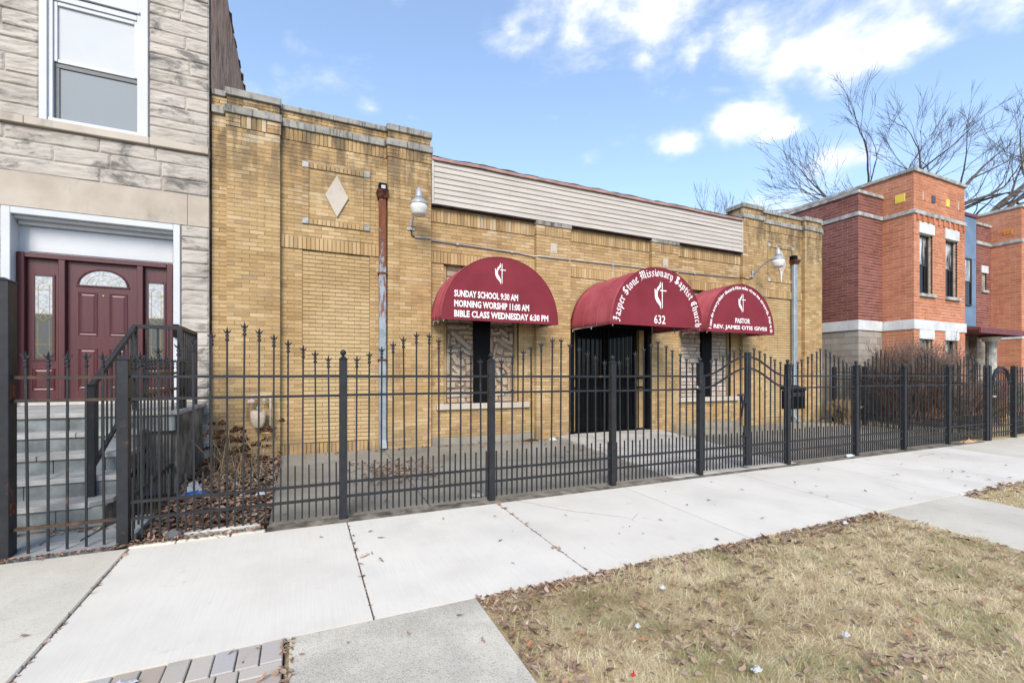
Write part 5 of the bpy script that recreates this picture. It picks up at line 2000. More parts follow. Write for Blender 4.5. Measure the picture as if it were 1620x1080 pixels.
# greystone gate and its posts
lp = thing('gate_post', 'tall thick black post at the left edge by the sidewalk', 'post')
post(lp, -2.20, FY, 0, 2.26, 0.125, ball=False)
B(-2.150, -2.132, FY - 0.05, FY + 0.02, 1.30, 1.42, 'hinge', 'rust', lp, 0.004)
B(-2.150, -2.132, FY - 0.05, FY + 0.02, 0.36, 0.46, 'hinge', 'rust', lp, 0.004)
sg = thing('side_gate', 'low rusty iron gate in front of the bluestone steps', 'gate')
for z in (1.479, 1.287, 0.236):
    B(-2.13, -1.465, FY - 0.014, FY + 0.014, z - 0.013, z + 0.013, 'rail', 'rusty_iron', sg)
for x_ in (-2.045, -1.922, -1.80, -1.675, -1.555):
    picket(sg, x_, FY, 0.03, 1.62)
bar((-1.72, FY + 0.02, 0.08), (-1.47, FY + 0.02, 0.22), 0.014, 'brace', sg)
lf2 = thing('iron_fence', 'black iron fence left of the tall gate post', 'fence')
for z in (1.483, 1.288, 0.378, 0.228):
    B(-4.4, -2.265, FY - 0.014, FY + 0.014, z - 0.014, z + 0.014, 'rail', 'black_iron', lf2)
for i in range(16):
    picket(lf2, -4.38 + i * 0.132, FY, 0.05, 1.62)

# fence beside the stoop, running back from the street
sf = thing('iron_fence', 'black iron fence running back beside the bluestone steps', 'fence')
post(sf, -1.42, 7.32, 0.1, 1.66, 0.085, ball=False)
for z in (1.483, 1.288, 0.378):
    bar((-1.42, FY + 0.045, z), (-1.42, 7.28, z + 0.05), 0.028, 'rail', sf)
for i in range(1, 16):
    y_ = FY + 0.137 * i
    picket(sf, -1.42, y_, 0.06 + 0.02 * i / 16, 1.60 + 0.04 * i / 16)

# fence on the line to the next house
nf = thing('iron_fence', 'black iron fence between church forecourt and brick townhouse', 'fence')
for y_ in (6.6, 7.55, 8.35):
    post(nf, 14.22, y_, 0.1, 1.72, 0.09, ball=False)
for z in (1.483, 1.288, 0.378, 0.228):
    bar((14.22, FY + 0.03, z), (14.22, 8.30, z + 0.1), 0.028, 'rail', nf)
for i in range(1, 24):
    y_ = FY + 0.134 * i
    picket(nf, 14.22, y_, 0.1, 1.68)
    picket(nf, 14.22, y_ + 0.067, 0.1, 0.66, False, THIN)

# next house's gate and fence
B_ = thing('iron_fence', 'black iron fence in front of the brick townhouse at right', 'fence')
for x_ in (14.52, 15.80, 17.6, 19.4):
    post(B_, x_, FY, 0, 1.70, 0.09, ball=False)
for a, b_ in ((15.80, 17.6), (17.6, 19.4), (19.4, 21.2)):
    panel(B_, a, b_, crown=False, low=1.72)
ag = thing('arched_gate', 'small black gate with an arched top near the right edge', 'gate')
for i in range(1, 10):
    x_ = 14.58 + i * 0.116
    picket(ag, x_, FY, 0.05, 1.42 + 0.24 * math.sin(PI * i / 10), i % 2 == 0)
for z in (1.35, 0.30, 0.15):
    B(14.58, 15.74, FY - 0.014, FY + 0.014, z - 0.014, z + 0.014, 'rail', 'black_iron', ag)
for dz, rr in ((0.0, 0.034), (-0.10, 0.022)):
    MB().tube([(15.16 - 0.40 * math.cos(PI * i / 16), FY, 1.36 + dz + 0.32 * math.sin(PI * i / 16)) for i in range(17)], rr, 6).build('arch', 'black_iron', ag)
B(14.63, 14.75, FY - 0.06, FY - 0.02, 0.98, 1.02, 'handle', 'lamp_grey', ag, 0.008)
# ================================================================== BRICK TOWNHOUSES ON THE RIGHT
PITCH, BLEN = 0.0925, 0.295


def wall_front(par, x0, x1, z0, z1, Y, m, mm, holes=(), back=0.25, bands=()):
    """brick wall facing the street, mortar core behind the brick faces"""
    rs = courses(x0, x1, z0, z1, holes, pitch=PITCH, length=BLEN, joint=0.016, vj=0.018)
    k = MB()
    for r in rs:
        front_box(k, r, Y, 0.05, 0.001)
    stuff(k.build('brickwork', m, par, fix=False))
    c = MB()
    xs = sorted({x0 + 0.006, x1 - 0.006, *[h_[0] for h_ in holes], *[h_[1] for h_ in holes]})
    zz = sorted({z0, z1, *[h_[2] for h_ in holes], *[h_[3] for h_ in holes]})
    for a, b_ in zip(xs[:-1], xs[1:]):
        for c0, c1 in zip(zz[:-1], zz[1:]):
            mx, mz = (a + b_) / 2, (c0 + c1) / 2
            if not any(h_[0] < mx < h_[1] and h_[2] < mz < h_[3] for h_ in holes):
                c.box(a, b_, Y + 0.007, Y + back, c0, c1)
    c.build('wall', mm, par)


def wall_left(par, y0, y1, z0, z1, X, m, mm, back=0.25):
    rs = courses(y0, y1, z0, z1, (), pitch=PITCH, length=BLEN, joint=0.016, vj=0.018)
    k = MB()
    for r in rs:
        left_box(k, r, X, 0.05, 0.001)
    stuff(k.build('brickwork', m, par, fix=False))
    B(X + 0.007, X + back, y0 + 0.006, y1, z0, z1, 'wall', mm, par)


def town_window(par, x0, x1, z0, z1, Y, split=0.5):
    w_ = B(x0, x1, Y + 0.16, Y + 0.20, z0, z1, 'window', 'frame_black', par)
    t = 0.05
    for a, b_, c0, c1 in ((x0, x0 + t, z0, z1), (x1 - t, x1, z0, z1), (x0 + t, x1 - t, z1 - t, z1), (x0 + t, x1 - t, z0, z0 + t)):
        B(a + 0.001, b_ - 0.001, Y + 0.10, Y + 0.159, c0 + 0.001, c1 - 0.001, 'frame', 'frame_black', w_, 0.004)
    zm = z0 + (z1 - z0) * split
    B(x0 + t, x1 - t, Y + 0.115, Y + 0.159, zm - 0.025, zm + 0.025, 'meeting_rail', 'frame_black', w_, 0.004)
    B(x0 + t, x1 - t, Y + 0.14, Y + 0.158, zm + 0.026, z1 - t, 'pane', 'reflection_glass', w_)
    B(x0 + t, x1 - t, Y + 0.13, Y + 0.157, z0 + t, zm - 0.026, 'pane', 'dark_glass', w_)
    return w_


town = thing('brick_townhouse', 'orange and dark red brick townhouse beside the church', 'house')
YD, YO = 8.40, 7.57
B(15.62, 19.8, YD + 0.26, 12.5, -0.1, 7.0, 'core', 'mortar_red', town)
# dark brick wing
wall_left(town, YD, 12.8, 3.19, 7.06, 15.50, 'dark_red_brick', 'mortar_red')
wall_front(town, 15.512, 16.78, 3.19, 7.06, YD, 'dark_red_brick', 'mortar_red')
# block base
for (nm, f0, f1) in (('l', 8.40, 12.8),):
    k = MB()
    for r in courses(f0, f1, -0.1, 2.87, (), pitch=0.203, length=0.40, joint=0.008, vj=0.008):
        left_box(k, r, 15.512, 0.06, 0.006)
    stuff(k.build('blockwork', 'split_block', town, fix=False))
k = MB()
for r in courses(15.514, 16.78, -0.1, 2.87, (), pitch=0.203, length=0.40, joint=0.008, vj=0.008):
    front_box(k, r, YD + 0.012, 0.06, 0.006)
stuff(k.build('blockwork', 'split_block', town, fix=False))
B(15.53, 16.78, YD + 0.03, 12.8, -0.1, 2.87, 'base_wall', 'mortar_grey', town)


def town_stone(x0, x1, y0, y1, z0, z1, m='precast_grey', name='coping'):
    B(x0, x1, y0, y1, z0, z1, name, m, town, 0.008)


# orange bay
HO = [(17.10, 17.84, 3.98, 6.12), (18.62, 19.36, 3.98, 6.12), (17.10, 17.84, 0.95, 2.88), (18.62, 19.36, 0.95, 2.88)]
wall_front(town, 16.78, 19.87, -0.1, 2.88, YO, 'orange_brick', 'mortar_orange', HO[2:])
wall_front(town, 16.78, 19.87, 3.18, 6.37, YO, 'orange_brick', 'mortar_orange', HO[:2])
wall_front(town, 16.79, 19.86, 6.50, 7.64, YO + 0.01, 'orange_brick', 'mortar_orange')
wall_left(town, YO + 0.06, 8.41, -0.1, 2.88, 16.78, 'orange_brick', 'mortar_orange')
wall_left(town, YO + 0.06, 8.41, 3.18, 6.37, 16.78, 'orange_brick', 'mortar_orange')
wall_left(town, YO + 0.07, 12.0, 6.50, 7.64, 16.79, 'orange_brick', 'mortar_orange')
B(16.85, 19.8, YO + 0.26, 12.0, -0.1, 7.62, 'core', 'mortar_orange', town)
wall_front_r = None
# corbels under the belt
for i in range(10):
    x_ = 16.92 + i * 0.31
    B(x_, x_ + 0.10, YO - 0.035, YO + 0.002, 6.18, 6.368, 'corbel', 'orange_brick', town, 0.004)
# belts, bands, copings
town_stone(16.74, 17.8, YO - 0.04, YO + 0.30, 6.372, 6.50, name='belt_stone')
town_stone(17.802, 18.9, YO - 0.04, YO + 0.30, 6.372, 6.50, name='belt_stone')
town_stone(18.902, 19.91, YO - 0.04, YO + 0.30, 6.372, 6.50, name='belt_stone')
town_stone(16.742, 17.05, YO + 0.302, 8.36, 6.373, 6.499, name='belt_stone')
town_stone(15.462, 16.74, YD - 0.04, YD + 0.26, 6.374, 6.498, name='belt_stone')
for y_ in (8.66, 10.46):
    town_stone(15.463, 15.75, y_ + 0.002, y_ + 1.8, 6.375, 6.497, name='belt_stone')
town_stone(16.73, 19.92, YO - 0.045, YO + 0.33, 7.64, 7.74)
town_stone(16.732, 17.06, YO + 0.331, 12.0, 7.641, 7.739)
town_stone(15.452, 16.79, YD - 0.045, YD + 0.30, 7.06, 7.16)
town_stone(15.453, 15.78, YD + 0.301, 12.8, 7.061, 7.159)
for a, b_ in ((16.75, 17.75), (17.752, 18.8), (18.802, 19.9)):
    town_stone(a, b_, YO - 0.03, YO + 0.28, 2.882, 3.178, 'precast_white', 'band_stone')
town_stone(16.752, 17.0, YO + 0.281, 8.37, 2.883, 3.177, 'precast_white', 'band_stone')
town_stone(15.472, 16.75, YD - 0.03, YD + 0.26, 2.876, 3.186, 'precast_white', 'band_stone')
for y_ in (8.66, 10.11, 11.56):
    town_stone(15.474, 15.75, y_ + 0.002, y_ + 1.45, 2.877, 3.185, 'precast_white', 'band_stone')
for (a, b_, z0, z1) in HO:
    town_window(town, a + 0.002, b_ - 0.002, z0 + 0.002, (z1 if z0 < 2 else 5.81) - 0.002, YO)
    if z0 > 2:
        B(a - 0.05, b_ + 0.06, YO - 0.035, YO + 0.24, 5.815, 6.135, 'lintel', 'precast_white', town, 0.008)
        B(a - 0.03, b_ + 0.10, YO - 0.08, YO + 0.2, 3.885, 3.978, 'sill', 'precast_grey', town, 0.008)
    else:
        B(a - 0.04, b_ + 0.06, YO - 0.033, YO + 0.24, 2.60, 2.879, 'lintel', 'precast_white', town, 0.008)
for x_, m in ((17.30, 'precast_grey'), (17.90, 'blue_tile'), (18.75, 'yellow_tile'), (19.45, 'precast_grey')):
    w_ = 0.06 if m == 'precast_grey' else 0.20
    h_ = 0.22 if m != 'yellow_tile' else 0.24
    if m == 'precast_grey':
        B(x_, x_ + 0.16, YO - 0.006, YO + 0.02, 6.84, 7.10, 'accent_brick', 'orange_brick', town, 0.006)
        B(x_ - 0.014, x_, YO - 0.008, YO + 0.02, 6.84, 7.12, 'accent_joint', 'precast_white', town)
    else:
        B(x_ - w_ / 2, x_ + w_ / 2, YO - 0.012, YO + 0.02, 6.85, 6.85 + h_, 'accent_tile', m, town, 0.004)
B(16.772, 16.80, 7.80, 8.06, 6.80, 7.05, 'accent_tile', 'yellow_tile', town, 0.004)

# recessed entry between the two bays, then the mirrored unit
t2 = thing('brick_townhouse', 'second orange brick townhouse with blue panels at the right edge', 'house')
B(19.9, 22.05, 8.14, 12.5, 3.06, 7.0, 'core', 'blue_panel', t2)
B(19.9, 22.9, 8.72, 12.5, -0.1, 7.0, 'core', 'mortar_grey', t2)
for a, b_ in ((19.9, 20.6), (20.6, 21.35), (21.35, 22.06)):
    B(a + 0.004, b_ - 0.004, 8.10, 8.14, 5.62, 7.1, 'wall_panel', 'blue_panel', t2, 0.006)
    B(a + 0.004, b_ - 0.004, 8.10, 8.14, 3.20, 3.94, 'wall_panel', 'blue_panel', t2, 0.006)
B(19.9, 22.1, 8.06, 8.9, 7.10, 7.22, 'roof_edge', 'red_metal', t2, 0.01)
town_window(t2, 20.5, 21.62, 3.945, 5.615, 7.95)
B(21.63, 22.055, 8.10, 8.14, 3.945, 5.615, 'wall_panel', 'blue_panel', t2, 0.006)
HD = [(23.30, 23.68, 4.70, 5.34)]
wall_front(t2, 22.90, 24.0, 3.15, 7.1, YD, 'dark_red_brick', 'mortar_red', HD)
town_window(t2, 23.302, 23.678, 4.702, 5.338, YD)
B(23.24, 23.76, YD - 0.03, YD + 0.2, 5.342, 5.62, 'lintel', 'precast_white', t2, 0.008)
B(23.26, 23.74, YD - 0.06, YD + 0.2, 4.60, 4.698, 'sill', 'precast_grey', t2, 0.008)
B(22.87, 24.0, YD - 0.04, YD + 0.28, 7.1, 7.2, 'coping', 'precast_grey', t2, 0.008)
B(22.87, 24.0, YD - 0.04, YD + 0.05, 6.374, 6.498, 'belt_stone', 'precast_grey', t2, 0.008)
B(22.95, 24.05, YD + 0.05, 12.5, -0.1, 7.05, 'core', 'mortar_grey', t2)
k = MB()
for r in courses(22.92, 24.0, -0.1, 2.95, (), pitch=0.203, length=0.40, joint=0.008, vj=0.008):
    front_box(k, r, YD + 0.0, 0.06, 0.004)
stuff(k.build('blockwork', 'split_block', t2, fix=False))
wall_left(t2, YO, 8.41, -0.1, 2.82, 24.0, 'orange_brick', 'mortar_orange')
wall_left(t2, YO, 8.41, 2.92, 6.37, 24.0, 'orange_brick', 'mortar_orange')
wall_left(t2, YO, 12.0, 6.50, 7.64, 24.0, 'orange_brick', 'mortar_orange')
wall_front(t2, 24.012, 27.1, -0.1, 7.64, YO - 0.002, 'orange_brick', 'mortar_orange')
B(24.1, 27.0, YO + 0.26, 12.0, -0.1, 7.6, 'core', 'mortar_orange', t2)
B(23.955, 27.15, YO - 0.05, 12, 7.641, 7.74, 'coping', 'precast_grey', t2, 0.008)
B(23.96, 24.1, YO - 0.04, 8.36, 6.373, 6.499, 'belt_stone', 'precast_grey', t2, 0.008)
B(23.975, 24.1, YO - 0.03, 8.36, 2.822, 2.918, 'band_stone', 'precast_white', t2, 0.008)
for dy in (0, 0.09, 0.18):
    B(23.988, 24.02, 7.80 + dy, 7.87 + dy, 6.74, 6.90, 'accent_tile', 'ochre_tile', t2, 0.004)
B(23.70, 23.99, YD - 0.03, YD - 0.003, 1.95, 2.35, 'sign_plate', 'precast_white', t2, 0.004)
dr2 = B(21.4, 22.5, 8.60, 8.70, 0.2, 2.5, 'door', 'frame_black', t2, 0.01)
B(21.6, 22.3, 8.585, 8.599, 1.0, 2.3, 'pane', 'dark_glass', dr2)
B(19.9, 21.4, 8.62, 8.70, -0.1, 3.14, 'wall_panel', 'split_block', t2)
B(22.5, 22.9, 8.62, 8.70, -0.1, 3.14, 'wall_panel', 'split_block', t2)
cn = thing('entry_canopy', 'flat dark red metal canopy over the townhouse entry', 'canopy')
B(19.95, 23.05, 7.26, 8.6, 2.98, 3.06, 'roof_sheet', 'red_metal', cn, 0.006)
B(19.93, 23.10, 7.20, 7.26, 2.86, 3.04, 'fascia', 'red_metal', cn, 0.006)
B(23.05, 23.10, 7.261, 8.6, 2.86, 3.04, 'fascia', 'red_metal', cn, 0.006)
B(20.0, 22.5, 7.9, 8.6, 3.061, 3.2, 'upstand', 'frame_black', cn, 0.006)
MB().lathe([(0.22, 0), (0.26, 0.10), (0.3, 0.16)], (22.6, 7.9, 2.70), 14).build('capital', 'precast_white', cn)
MB().lathe([(0.15, -0.5), (0.15, 2.1), (0.17, 2.2)], (22.6, 7.9, 0.5), 14).build('column', 'precast_grey', cn)

# ================================================================== TREES AND SHRUBS
def limb(m_, p, d, L, r, depth, maxd, spread, rnd, up=0.10, sides=5, rmin=0.0075):
    """one limb as a bent, tapering tube; children leave it along its length"""
    n = max(2, int(3 if depth > 1 else 5))
    pts, rad = [p.copy()], [r]
    dd = d.copy()
    for i in range(n):
        dd = (dd + Vector((rnd.uniform(-1, 1), rnd.uniform(-1, 1), rnd.uniform(-0.8, 1.0))) * 0.19 + Vector((0, 0, up * (0.5 + 0.5 * depth / maxd)))).normalized()
        pts.append(pts[-1] + dd * (L / n))
        rad.append(r * (1 - 0.45 * (i + 1) / n))
    m_.tube(pts, rad, sides if depth < 2 else (4 if depth < 4 else 3), cap=False)
    if depth >= maxd:
        return
    k = rnd.choice((2, 3, 3)) if depth < maxd - 1 else rnd.choice((3, 3, 4))
    if rmin < 0.006:
        k += 1
    for j in range(k):
        t_ = 1.0 if j == 0 else rnd.uniform(0.35, 0.98)
        idx = min(int(t_ * n), n - 1)
        q = pts[idx].lerp(pts[idx + 1], t_ * n - idx)
        ax = Vector((rnd.uniform(-1, 1), rnd.uniform(-1, 1), rnd.uniform(-1, 1))).normalized()
        an = spread * rnd.uniform(0.5, 1.15) * (0.55 if j == 0 else 1.0)
        nd = (Matrix.Rotation(an, 3, ax) @ dd).normalized()
        limb(m_, q, nd, L * rnd.uniform(0.62, 0.86), max(rad[-1] * (0.88 if j == 0 else rnd.uniform(0.5, 0.75)), rmin), depth + 1, maxd, spread, rnd, up, sides, rmin)


def bare_tree(base, trunk_h, lean, L, r, maxd, spread, seed, label, group, nlimb=4, dirs=None, up=0.10):
    t = thing('bare_tree', label, 'tree', group)
    rnd = random.Random(seed)
    m_ = MB()
    b_ = Vector(base)
    top = b_ + Vector((lean[0], lean[1], trunk_h))
    mid = b_.lerp(top, 0.5) + Vector((rnd.uniform(-0.2, 0.2), 0, 0))
    m_.tube([b_ - Vector((0, 0, 0.3)), b_ + Vector((0, 0, 0.4)), mid, top], [r * 1.5, r * 1.15, r, r * 0.85], 9)
    m_.build('trunk', 'bark', t, smooth=True, fix=False)
    c = MB()
    for i in range(nlimb):
        if dirs:
            d = Vector(dirs[i]).normalized()
        else:
            an = 2 * PI * i / nlimb + rnd.uniform(-0.4, 0.4)
            d = Vector((math.cos(an) * 0.75, math.sin(an) * 0.75, rnd.uniform(0.7, 1.3))).normalized()
        limb(c, top, d, L * rnd.uniform(0.85, 1.1), r * 0.62, 0, maxd, spread, rnd, up)
    c.build('crown', 'bark', t, fix=False)
    return t


GT = 'bare trees behind the townhouses'
bare_tree((29.3, 15.0, -0.2), 9.6, (0.2, 0), 2.7, 0.20, 5, 0.62, 3, 'wide bare tree rising behind the dark brick wing', GT, 5,
          dirs=[(-1.0, 0.45, 0.22), (-0.9, 0.4, 0.6), (-0.35, 0.2, 0.9), (0.2, -0.1, 0.9), (0.7, -0.3, 0.7)], up=0.02)
bare_tree((33.8, 14.0, -0.2), 11.0, (0.3, 0), 2.7, 0.24, 5, 0.58, 9, 'large bare tree rising behind the orange parapet', GT, 6,
          dirs=[(-0.95, 0.45, 0.35), (-0.4, 0.2, 0.9), (0.8, -0.36, 0.8), (1.1, -0.5, 0.45), (0.35, -0.15, 0.95), (1.0, -0.4, 0.1)], up=0.01)
bare_tree((33.6, 12.6, -0.2), 10.6, (1.8, -0.1), 3.1, 0.28, 5, 0.48, 21, 'bare tree with a leaning trunk at the right edge', GT, 3,
          dirs=[(1.1, -0.05, 0.85), (0.8, -0.1, 1.0), (1.2, -0.2, 0.4)], up=0.03)
for i, (x_, y_, h_, lb) in enumerate(((25.0, 22.0, 9.4, 'small far bare tree above the right end of the siding'), (28.6, 22.5, 9.2, 'small far bare tree left of the stone capped pier'))):
    bare_tree((x_, y_, -0.2), h_, (0, 0), 1.7, 0.12, 4, 0.6, 40 + i, lb, 'small far bare trees', 5, up=0.10)


def twig_shrub(name, label, cat, x0, x1, y0, y1, zb, h_, nst, seed, m='twig_brown', group=None, depth=4, dens=0.42):
    t = thing(name, label, cat, group)
    rnd = random.Random(seed)
    m_ = MB()
    for i in range(nst):
        p = Vector((rnd.uniform(x0, x1) * 0.6 + 0.4 * (x0 + x1) / 2, rnd.uniform(y0, y1) * 0.6 + 0.4 * (y0 + y1) / 2, zb))
        d = Vector((rnd.uniform(-0.3, 0.3), rnd.uniform(-0.3, 0.3), 1)).normalized()
        limb(m_, p, d, h_ * dens * rnd.uniform(0.8, 1.1), 0.014, 1, depth + 1, 0.6, rnd, 0.06, 4, 0.0045)
    # clipped: keep the twigs inside the trimmed outline
    m_.build('twigs', m, t, fix=False)
    return t


twig_shrub('clipped_shrub', 'round clipped bare shrub in front of the orange brick bay', 'shrub', 14.9, 16.3, 6.6, 7.5, 0.0, 1.95, 70, 5)
hg = 'bare hedge plants along the townhouse fence'
for i, (a, b_) in enumerate(((15.6, 16.7), (16.7, 17.8), (17.8, 18.9))):
    twig_shrub('hedge_plant', ('bare hedge plant next to the clipped shrub', 'bare hedge plant in the middle behind the right fence', 'bare hedge plant farthest right behind the fence')[i], 'hedge', a, b_, 5.9, 6.9, 0.0, 1.10, 24, 50 + i, group=hg)
twig_shrub('bush', 'dark bare bush behind the arched gate', 'bush', 18.8, 20.6, 6.2, 7.2, 0.0, 1.15, 34, 61)
twig_shrub('dry_plant', 'tangled dry plant at the right end of the forecourt', 'plant', 13.4, 14.0, 7.5, 8.2, 0.13, 0.5, 26, 71, 'straw_stem', dens=0.45)

# dead hydrangea in the leaf bed
hy = thing('dead_hydrangea', 'dead brown flower heads on stems beside the stoop', 'plant')
rnd = random.Random(4)
st_, fl_ = MB(), MB()
for i in range(46):
    p = Vector((rnd.uniform(-1.15, -0.50), rnd.uniform(6.9, 7.9), 0.09))
    tip = p + Vector((rnd.uniform(-0.25, 0.30), rnd.uniform(-0.35, 0.2), rnd.uniform(0.30, 0.72)))
    mid = p.lerp(tip, 0.5) + Vector((rnd.uniform(-0.05, 0.05), rnd.uniform(-0.05, 0.05), 0.06))
    st_.tube([p, mid, tip], [0.005, 0.004, 0.003], 4, cap=False)
    if i < 34:
        R = rnd.uniform(0.045, 0.10)
        for k in range(60):
            v = Vector((rnd.gauss(0, 1), rnd.gauss(0, 1), abs(rnd.gauss(0, 0.9)))).normalized()
            q = tip + Vector((v.x * R, v.y * R, v.z * R * 0.9)) * rnd.uniform(0.5, 1.0)
            a = Vector((rnd.uniform(-1, 1), rnd.uniform(-1, 1), rnd.uniform(-1, 1))).normalized() * 0.014
            b2 = a.cross(Vector((rnd.uniform(-1, 1), rnd.uniform(-1, 1), rnd.uniform(-1, 1)))).normalized() * 0.012
            n0 = len(fl_.v)
            fl_.v += [tuple(q - a), tuple(q + b2), tuple(q + a), tuple(q - b2)]
            fl_.f.append((n0, n0 + 1, n0 + 2, n0 + 3))
for i in range(60):
    p = Vector((rnd.uniform(-1.1, -0.45), rnd.uniform(6.5, 7.6), 0.07))
    q = p + Vector((rnd.uniform(-0.25, 0.25), rnd.uniform(-0.35, 0.1), rnd.uniform(0.02, 0.3)))
    r_ = q + Vector((rnd.uniform(-0.2, 0.2), rnd.uniform(-0.2, 0.1), rnd.uniform(-0.15, 0.02)))
    r_.z = max(r_.z, 0.07)
    st_.tube([p, q, r_], [0.004, 0.0035, 0.002], 4, cap=False)
st_.build('stems', 'straw_stem', hy, fix=False)
fl_.build('flower_heads', 'dead_flower', hy, fix=False)

# ================================================================== GRASS
def in_grass(x_, y_):
    return ((1.15 < x_) & (x_ < 6.07)) | (x_ > 7.90)


def grass(x0, x1, y0, y1, n, lmin, lmax, wid, name, seed, zf=None):
    r = np.random.default_rng(seed)
    bx, by = r.uniform(x0, x1, n), r.uniform(y0, y1, n)
    L = r.uniform(lmin, lmax, n) * (1.0 + 0.45 * np.sin(bx * 9.0 + 2 * np.sin(by * 7.0)) * np.sin(by * 8.3 + 1.7 * np.sin(bx * 5.1)))
    # thin out between the clumps
    cl_ = np.sin(bx * 13.1 + 3 * np.sin(by * 4.7)) + np.sin(by * 14.7 + 3 * np.sin(bx * 5.3)) + 0.9 * r.normal(0, 1, n)
    ok = cl_ > -1.25
    bx, by, L = bx[ok], by[ok], L[ok]
    n = len(bx)
    # tufts lie in common directions
    ph = 2.2 * np.sin(bx * 2.1 + 1.3 * np.sin(by * 2.7)) + 1.7 * np.cos(by * 3.3 + bx * 0.7)
    an = 0.5 * ph + r.normal(0, 1.5, n)
    lie = np.clip(r.normal(1.30, 0.20, n), 0.45, 1.52)           # lean from upright
    dx, dy = np.cos(an) * np.sin(lie), np.sin(an) * np.sin(lie)
    dz = np.abs(np.cos(lie))
    px, py = -np.sin(an), np.cos(an)
    w_ = wid * r.uniform(0.6, 1.3, n)
    z0 = np.where(by < 5.12, 0.036 * (by - 5.12), 0.05 * (by - 5.12)) - 0.036
    v = np.zeros((n, 5, 3), np.float32)
    bend = r.uniform(0.3, 0.9, n)
    mx, my, mz = bx + dx * L * 0.5, by + dy * L * 0.5, z0 + dz * L * 0.62 + 0.008
    tx, ty = bx + dx * L * 1.05, by + dy * L * 1.05
    tz = np.maximum(mz + dz * L * 0.40 * (1 - bend * 1.3), z0 + 0.006)
    v[:, 0] = np.stack([bx - px * w_, by - py * w_, z0], 1)
    v[:, 1] = np.stack([bx + px * w_, by + py * w_, z0], 1)
    v[:, 2] = np.stack([mx + px * w_ * 0.8, my + py * w_ * 0.8, mz], 1)
    v[:, 3] = np.stack([mx - px * w_ * 0.8, my - py * w_ * 0.8, mz], 1)
    v[:, 4] = np.stack([tx, ty, tz], 1)
    base = (np.arange(n) * 5)[:, None]
    q = (base + np.array([[0, 1, 2, 3]]))
    t = (base + np.array([[3, 2, 4]]))
    flat = np.concatenate([q, t], 1).ravel()
    ls = (np.arange(n) * 7)[:, None] + np.array([[0, 4]])
    return link(name, fast_mesh(name, v.reshape(-1, 3), flat, ls.ravel(), 'dry_grass'))


g = grass(1.16, 6.06, 0.35, 3.05, 230000, 0.045, 0.125, 0.0011, 'grass', 1)
stuff(g, 'dry straw coloured grass strip between sidewalk and kerb', 'grass')
g = grass(7.90, 20.0, -0.4, 3.05, 60000, 0.04, 0.10, 0.0028, 'grass', 2)
stuff(g, 'far dry grass strip beyond the concrete path', 'grass')
g = grass(14.25, 24.0, 5.25, 7.5, 16000, 0.04, 0.10, 0.0035, 'grass', 3)
stuff(g, 'dull winter grass behind the townhouse fence', 'grass')


# ================================================================== FALLEN LEAVES
def leaves(spots, name, label, seed, smin=0.022, smax=0.055):
    """spots: arrays x, y, z"""
    r = np.random.default_rng(seed)
    P = np.concatenate(spots, 0)
    n = len(P)
    sz = r.uniform(smin, smax, n)
    sh = np.array([(-1, 0), (-0.45, -0.5), (0.1, -0.62), (0.55, -0.35), (1.05, 0), (0.5, 0.42), (0.05, 0.6), (-0.5, 0.45)], np.float32)
    k = len(sh)
    an = r.uniform(0, 2 * PI, n)
    ca, sa = np.cos(an), np.sin(an)
    jit = np.clip(1 + r.normal(0, 0.30, (n, k)), 0.35, 1.7)
    asp = r.uniform(0.55, 1.0, n)[:, None]
    lx = sh[None, :, 0] * jit * sz[:, None]
    ly = sh[None, :, 1] * jit * asp * sz[:, None]
    curl = r.uniform(-0.4, 1.5, n)[:, None]
    tilt = r.normal(0, 0.28, (n, 2))
    lz = curl * (sh[None, :, 1] ** 2 + 0.35 * sh[None, :, 0] ** 2) * sz[:, None] * 0.75 + tilt[:, :1] * lx + tilt[:, 1:] * ly
    lz = lz - lz.min(1, keepdims=True) + 0.004
    v = np.zeros((n, k + 1, 3), np.float32)
    v[:, :k, 0] = P[:, None, 0] + lx * ca[:, None] - ly * sa[:, None]
    v[:, :k, 1] = P[:, None, 1] + lx * sa[:, None] + ly * ca[:, None]
    v[:, :k, 2] = P[:, None, 2] + lz
    v[:, k, 0], v[:, k, 1] = P[:, 0], P[:, 1]
    v[:, k, 2] = P[:, 2] + lz.mean(1) * 0.35 + 0.003
    tri = np.array([[k, i, (i + 1) % k] for i in range(k)]).ravel()
    flat = ((np.arange(n) * (k + 1))[:, None] + tri[None, :]).ravel()
    ls = np.arange(n * k) * 3
    o_ = link(name, fast_mesh(name, v.reshape(-1, 3), flat, ls, 'dead_leaf'))
    stuff(o_, label, 'leaves')
    return o_


def gzv(y):
    return np.where(y < 5.12, 0.036 * (y - 5.12), 0.05 * (y - 5.12))


def scatter(n, x0, x1, y0, y1, dz=0.0, seed=0, thick=0.0):
    r = np.random.default_rng(seed)
    x_, y_ = r.uniform(x0, x1, n), r.uniform(y0, y1, n)
    return np.stack([x_, y_, gzv(y_) + dz + r.uniform(0, thick + 1e-6, n)], 1)


def edge_scatter(n, x0, x1, y0, sc, sgn, dz, seed, thick=0.0):
    r = np.random.default_rng(seed)
    x_ = r.uniform(x0, x1, n)
    y_ = y0 + sgn * np.abs(r.exponential(sc, n))
    return np.stack([x_, y_, gzv(y_) + dz + r.uniform(0, thick + 1e-6, n)], 1)


